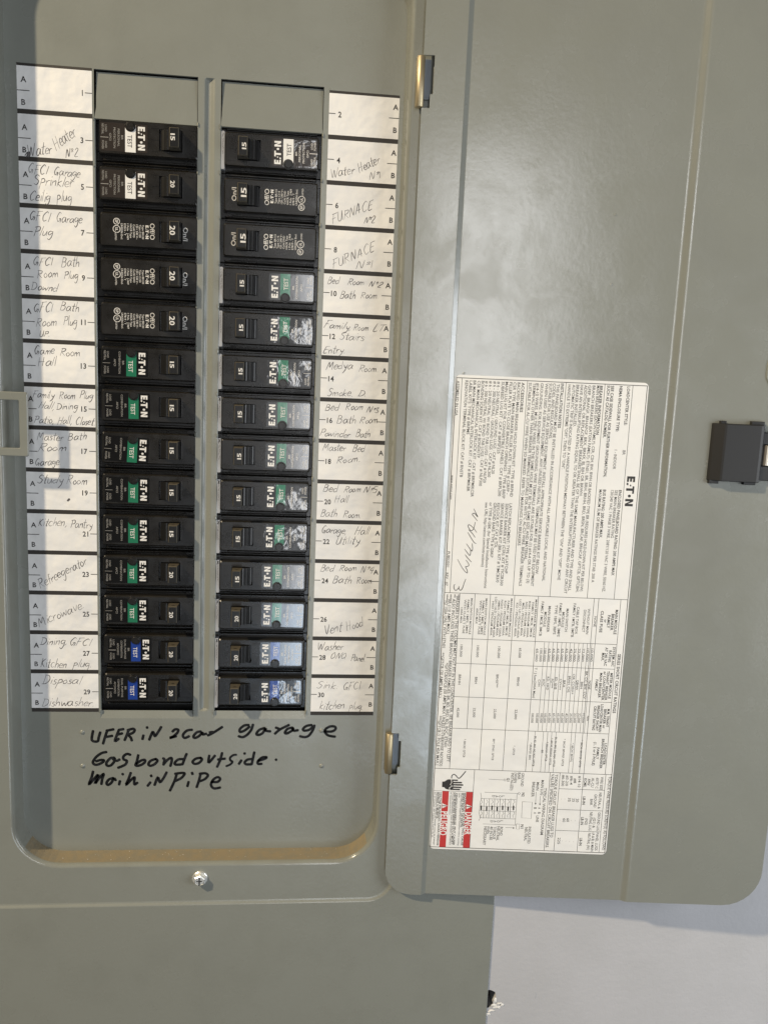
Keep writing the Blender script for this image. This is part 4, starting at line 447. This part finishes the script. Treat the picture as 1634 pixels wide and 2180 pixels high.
# ============================================================ circuit directory strips
TX={1:'blank',2:'blank',3:'Water Heater No 2',4:'Water Heater No 1',5:'GFCI Garage Sprinkler',6:'Furnace No 2',7:'GFCI Garage Plug',8:'Furnace No 1',9:'GFCI Bath Room Plug Downd',10:'Bed Room No 2',11:'GFCI Bath Room Plug UP',12:'Family Room, Stairs, Entry',13:'Game Room Hall',14:'Medya Room',15:'Family Room Plug, Hall, Dining',16:'Bed Room No 3',17:'Master Bath Room',18:'Master Bed Room',19:'Study Room',20:'Bed Room No 5',21:'Kitchen, Pantry',22:'Garage, Hall, Utility',23:'Refreegerator',24:'Bed Room No 4',25:'Microwave',26:'Vent Hood',27:'Dining, Kitchen plug',28:'Washer',29:'Disposal Dishwasher',30:'Sink, Kitchen plug'}
for side in (0,1):
    x0,x1,dv=(0,40.9,0) if side==0 else (174.9,215.9,1.7)
    O=((x0+x1)/2,-190.5-dv,0)
    st=thing('directory_strip','white paper circuit directory with %s numbers, stuck %s'%(('odd','left of the left breaker column') if side==0 else ('even','right of the right breaker column')),'label',O[0],190.5+dv,0,group='circuit directory strips')
    def sb(mb,name,m,par,off=(0,0,0)):
        s=MB(); s.v=[(x-O[0]-off[0],y-O[1]-off[1],z-off[2]) for x,y,z in mb.v]; s.f=mb.f; s.m=mb.m
        o=s.build(name,m,par); o.location=tuple(a*S for a in (off[0],-off[2],off[1])); return o
    mb=MB(); mb.loft([rr(x0,x1,-381-dv-1.2,-dv+.2,0,.0),rr(x0,x1,-381-dv-1.2,-dv+.2,0,.10)]); sb(mb,'backing_strip','bar',st)
    for k in range(15):
        n=2*k+1+side; y1=-(25.4*k)-dv-1.3; y0=y1-22.8; off=(0,(y0+y1)/2-O[1],.14)
        mb=MB(); mb.loft([rr(x0-.02,x1+.02,y0,y1,0,.06),rr(x0-.02,x1+.02,y0,y1,0,.14)]); cell=sb(mb,'circuit_cell','paper',st,off)
        mb=MB(); yc=(y0+y1)/2; yy=-25.4*k-dv
        def line(xa,xb,y): mb.rect(xa,xb,y-.22,y+.22,.165)
        if side==0:
            text(mb,'A',2.4,yy-8.4,4.9,yy-8.4,3.0,.165,asp=1,bold=1);text(mb,'B',2.1,yy-20.5,4.6,yy-20.5,3.0,.165,asp=1,bold=1)
            line(x0,x0+6.9,yy-14.3);line(x1-3.9,x1,yy-13.2)
            w_n=glyphs(str(n),0)[2]*3/CAP; text(mb,str(n),35.9-w_n,yy-13.3,35.9,yy-13.3,3.1,.165,bold=1)
        else:
            text(mb,'A',212.5,yy-6.4,215,yy-6.4,3.0,.165,asp=1,bold=1);text(mb,'B',212.6,yy-19.1,215.1,yy-19.1,3.0,.165,asp=1,bold=1)
            line(x0,x0+3.8,yy-12.4);line(x1-5.9,x1,yy-12.5)
            w_n=glyphs(str(n),0)[2]*3/CAP; s0=180.3 if n<10 else 179.5; text(mb,str(n),s0,yy-12.7,s0+w_n,yy-12.7,3.1,.165,bold=1)
        def sub(mb,name,m):
            s=MB(); s.v=[(x-O[0]-off[0],y-O[1]-off[1],z-off[2]) for x,y,z in mb.v]; s.f=mb.f; s.m=mb.m; return s.build(name,m,cell)
        tag(sub(mb,'printed_text','prt'),kind='stuff')
        if n in HW:
            mb=MB()
            for t,xa,va,xb,vb_,xh in HW[n]: hand(mb,t,xa,-va,xb,-vb_,xh*1.15,.175,.45)
            if n==3: mb.rib([(3.6,-49),(5.2,-47),(4.4,-50.2),(6.2,-46.8),(5.4,-50.4),(6.6,-48)],.5,.18)
            if n==19: mb.rib([(24.1,-246.9),(24.9,-246.0)],1.25,.18)
            sub(mb,'handwriting','pen')

# ============================================================ breakers
def add(mb,q): mb.add(*q)
btf=lambda t,s:(s,-t)          # print runs down the left breakers, tops of letters to the right
def face(mb,x0,x1,r,z,zs,hy,X0=33.6,X1=46.8):
    """raised face with the well for the handle left open"""
    a=[rr(x0,x1,-9.5,9.5,r,zs,4),rr(x0,x1,-9.5,9.5,r,z-.7,4),rr(x0+.7,x1-.7,-8.8,8.8,r*.8,z,4)]
    mb.loft(a,cap1=False); top=a[2]
    lf=[p for p in top if p[0]<X0]; rt=[p for p in top if p[0]>X1]
    up=[p for p in lf if p[1]>0];dn=[p for p in lf if p[1]<0]; mb.poly(up+dn+[(X0,-8.8,z),(X0,-hy,z),(X0,hy,z),(X0,8.8,z)])
    up=[p for p in rt if p[1]>0];dn=[p for p in rt if p[1]<0]; mb.poly(dn+up+[(X1,8.8,z),(X1,hy,z),(X1,-hy,z),(X1,-8.8,z)])
    mb.rect(X0,X1,hy,8.8,z);mb.rect(X0,X1,-8.8,-hy,z)
    q=rr(X0,X1,-hy,hy,0,z); q2=rr(X0,X1,-hy,hy,0,z-6); mb.loft([q,q2])
def breaker(kind,amp,num,u,v,side,jit):
    grp='circuit breakers in two columns'
    t=thing('circuit_breaker','',"circuit breaker",u,v,0,group=grp); t.rotation_euler=(0,math.pi,0) if side else (0,0,0)
    f=('w' if num in (4,12,14,20,22,30) else 'f') if side else ''
    mb=MB(); mb.box(-3,57,-12.6,12.6,-22,-4.2,.3)
    face(mb,0,54.4 if side else 55.4,1.4,.5,-4.3,5.9)
    mb.box(-1.6,.2,-7.5,7.5,-4.3,-2.2,.3)
    mb.box(1,54,-12.3,-11.0,-4.3,-2.9,.35); mb.box(1,50,10.3,11.0,-4.3,-3.4,.2); mb.box(1,54,11.4,12.3,-4.3,-2.6,.35)
    z=.5
    if kind!='std':
        for q in ((47.6,54.2,-.1,.1),(28.9,33.4,-.1,.1),(47.6,54.2,6.2,6.4),(47.6,54.2,-6.4,-6.2),(54.1,54.3,-6.4,6.4),(28.9,33.4,6.2,6.4),(28.9,33.4,-6.4,-6.2)): mb.box(*q,z,z+.14)
    else:
        for q in ((1.2,13,7.5,7.65),(14,30,7.0,7.15),(1.5,54,-8.0,-7.85)): mb.box(*q,z,z+.1)
    mb.build('body','black',t)
    # handle: ribbed rocker and rating block
    mb=MB(); pts=[]
    n=9
    for i in range(n+1):
        a=math.radians(150-52*i/n); r=7.6+(.28 if i%2 else 0); pts.append((41.0+r*math.cos(a),-4.6+r*math.sin(a)))
    for (xa,za),(xb,zb) in zip(pts,pts[1:]): mb.add([(xa,-5.5,za),(xb,-5.5,zb),(xb,5.5,zb),(xa,5.5,za)],[(0,1,2,3)])
    mb.add([(x,-5.5,z_) for x,z_ in pts]+[(41,-5.5,-5)],[tuple(range(len(pts)+1))]); mb.add([(x,5.5,z_) for x,z_ in pts]+[(41,5.5,-5)],[tuple(reversed(range(len(pts)+1)))])
    q0,q1,q2,q3=rr(39.6,46.5,-5.4,5.4,0,-4),rr(39.9,46.4,-5.4,5.4,0,1.5),rr(40.6,46.0,-5.3,5.3,0,8.6),rr(41.0,45.6,-4.9,4.9,0,9.1)
    mb.loft([q0,q1],cap1=False)
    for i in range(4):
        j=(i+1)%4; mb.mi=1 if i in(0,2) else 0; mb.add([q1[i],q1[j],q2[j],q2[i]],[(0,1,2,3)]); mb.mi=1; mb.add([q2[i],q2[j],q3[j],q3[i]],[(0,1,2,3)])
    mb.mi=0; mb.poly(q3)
    hd=mb.build('handle',['hdl','hlit'],t)
    mb=MB()
    if kind=='std': text(mb,str(amp).replace('1','I'),-2.6,42.4,2.6,42.4,3.0,9.13,btf,1)
    else: text(mb,str(amp).replace('1','I'),-1.9,42.6,1.9,42.6,2.35,9.13,btf,1)
    mb.build('rating_number','ink',hd)
    mb=MB()
    for s_ in (1,-1): mb.poly([(43.3+1.1*math.cos(i*.785),5.372*s_-.012*s_*0,6.4+.55*math.sin(i*.785)) for i in range(8)] if s_<0 else [(43.3+1.1*math.cos(-i*.785),5.372,6.4+.55*math.sin(-i*.785)) for i in range(8)])
    mb.build('lockout_hole','pit',hd)
    jx,jr=jit; jx-=1.2
    if kind=='std':
        mb=MB()
        text(mb,'Off/O',-4.6,29.6,4.6,29.6,2.7,z+.04,btf); text(mb,'On/I',-3.4,48.6,4.2,48.6,2.7,z+.04,btf)
        logo(mb,-3.3,25.7,7.6,1.75,z+.04,btf)
        for i,(s_,a,b) in enumerate((('Type BR1%d'%amp,-3.4,4.6),('Type C1%d'%amp,-3.4,3.8),('120 / 240 V~',-3.4,4.9),('Cu/Al SWD',-3.4,4.0),('HACR Type',-3.6,4.2),('1 Pole   J-469',-3.6,5.3),('E7819 - T',-3.6,3.0),('LR43556 Encl.',-3.6,5.5))):
            text(mb,s_,a,24.3-1.72*i,b,24.3-1.72*i,1.1,z+.04,btf)
        for c0,r0,tt in ((-4.6,1.7,'SP'),(-.3,2.0,'UL')):
            mb.rib([(c0+r0*math.cos(i*.628),9.3+r0*math.sin(i*.628)) for i in range(11)],.36,z+.04,btf); text(mb,tt,c0-1,9.3,c0+1,9.3,1.5,z+.05,btf,1)
        text(mb,'LISTED',2.1,8.8,6.0,8.8,.9,z+.04,btf)
        mb.build('moulded_print','ink',t)
    else:
        base={'gfci':'stickb','afci':'stick','dual':'stick'}[kind]; band={'gfci':'white','afci':'green','dual':'blue'}[kind]
        def place(mb,name,m,par=t):
            o=mb.build(name,m,par)
            if par is t: o.location=(jx*S,0,0); o.rotation_euler=(0,jr,0)
            return o
        mb=MB(); mb.loft([rr(1.9,28.4,-7.7,7.7,.9,z-.05,4),rr(1.9,28.4,-7.7,7.7,.9,z+.08,4)]); stk=place(mb,'sticker',f+base)
        mb=MB(); mb.loft([rr(15.8,21.7,-7.72,7.0,.01,z+.06),rr(15.8,21.7,-7.72,7.0,.01,z+.11)]); place(mb,'test_band',(f+band) if band!='white' else 'white',stk)
        mb=MB(); text(mb,'TEST',-1.6,18.4,5.2,18.4,2.5,z+.15,btf); place(mb,'test_word','ink' if band!='white' else 'prt',stk)
        mb=MB(); logo(mb,-6.5,23.0,12.8,3.9,z+.12,btf); place(mb,'maker_logo','white',stk)
        mb=MB()
        L_=[('BR',-1.2,1.2,14.0),('COMBINATION',-6.6,6.4,11.9),('AFCI',-2.2,2.0,9.2)] if kind=='afci' else [('BR',-1.2,1.2,14.2),('PERSONAL',-4.6,5.0,12.2),('PROTECTION',-5.2,6.0,9.9),('GFCI',-2.0,2.0,7.6)] if kind=='gfci' else [('BR',-1.0,1.2,14.3),('DUAL PURPOSE',-6.4,6.2,12.2),('COMBINATION',-5.8,5.4,10.0),('AFCI/GFCI',-4.2,3.6,7.8)]
        for s_,a,b,y in L_+[('LOAD',-6.4,-2.6,5.2),('NEUTRAL',-6.9,-1.2,3.4),('LOAD',2.6,6.2,5.2),('POWER',2.2,6.9,3.4)]: text(mb,s_,a,y,b,y,1.15,z+.12,btf)
        mb.rib([(.4,2.2),(.4,6.4)],.22 if kind=='afci' else .36,z+.12,btf,smooth=False)
        place(mb,'fine_print','dim' if not side else 'ink',stk)
        mb=MB(); mb.cyl(18.7,6.3,3.0,z-.2,z+.18,20,.1); mb.cyl(18.7,6.3,2.3,z,z+1.0,20,.25)
        mb.box(17.6,19.8,6.2,6.4,z+1.0,z+1.08) ; place(mb,'test_button','black')
        if side:
            mb=MB(); mb.loft([rr(54.5,57.6,-9.8,11.2,.6,-4.3,3),rr(54.5,57.5,-9.8,11.2,.6,-.3,3)]); sl=mb.build('side_sticker','slate',t)
            mb=MB()
            for i in range(9):
                y=-8.6+i*1.35+random.uniform(-.3,.3); xx=random.uniform(54.9,55.6); mb.rib([(xx,y),(xx+random.uniform(.2,.5),y+random.uniform(.3,1.0)),(xx+random.uniform(-.1,.4),y+.9)],.16,-.26)
            for q in ([(54.8,-9),(56,-7.4)],[(56,-9),(54.8,-7.4)],[(55.4,-9.2),(55.6,-7.2)]):
                if num>=16: mb.rib(q,.3,-.26)
            mb.build('scribble','prt',sl)
    nm=TX[num]
    col={'gfci':'white test band','afci':'green test band','dual':'blue test band','std':'plain printed face'}[kind]
    od='topmost second third fourth fifth sixth seventh eighth ninth tenth eleventh twelfth thirteenth lowest'.split()[(num-1)//2-1]
    t['label']='black %d amp breaker with %s, %s in the %s column'%(amp,col,od if od in('topmost','lowest') else od+' from the top','right' if side else 'left')
    return t
rows={3:('gfci',15),5:('gfci',20),7:('std',20),9:('std',20),11:('std',20),13:('afci',15),15:('afci',15),17:('afci',15),19:('afci',15),21:('afci',15),23:('afci',20),25:('afci',20),27:('dual',20),29:('dual',20),
4:('gfci',15),6:('std',15),8:('std',15),10:('afci',15),12:('afci',15),14:('afci',15),16:('afci',15),18:('afci',15),20:('afci',15),22:('afci',15),24:('afci',15),26:('afci',20),28:('dual',20),30:('dual',20)}
jit={15:(1.2,.0),17:(.4,.05),27:(2.0,.0),19:(.8,.01),21:(.6,0),24:(.8,0),26:(.6,.02),28:(1.0,0),30:(.8,-.02),8:(-1,0)}
for n,(kd,amp) in sorted(rows.items()):
    k=(n-1)//2
    if n%2: breaker(kd,amp,n,44.3+(0.3 if kd!='std' else .5),25.4*(k+.5)-2.3,0,jit.get(n,(random.uniform(-.15,.15),random.uniform(-.01,.01))))
    else: breaker(kd,amp,n,169.7,25.4*(k+.5)+1.5-1.9,1,jit.get(n,(random.uniform(-.15,.15),random.uniform(-.01,.01))))
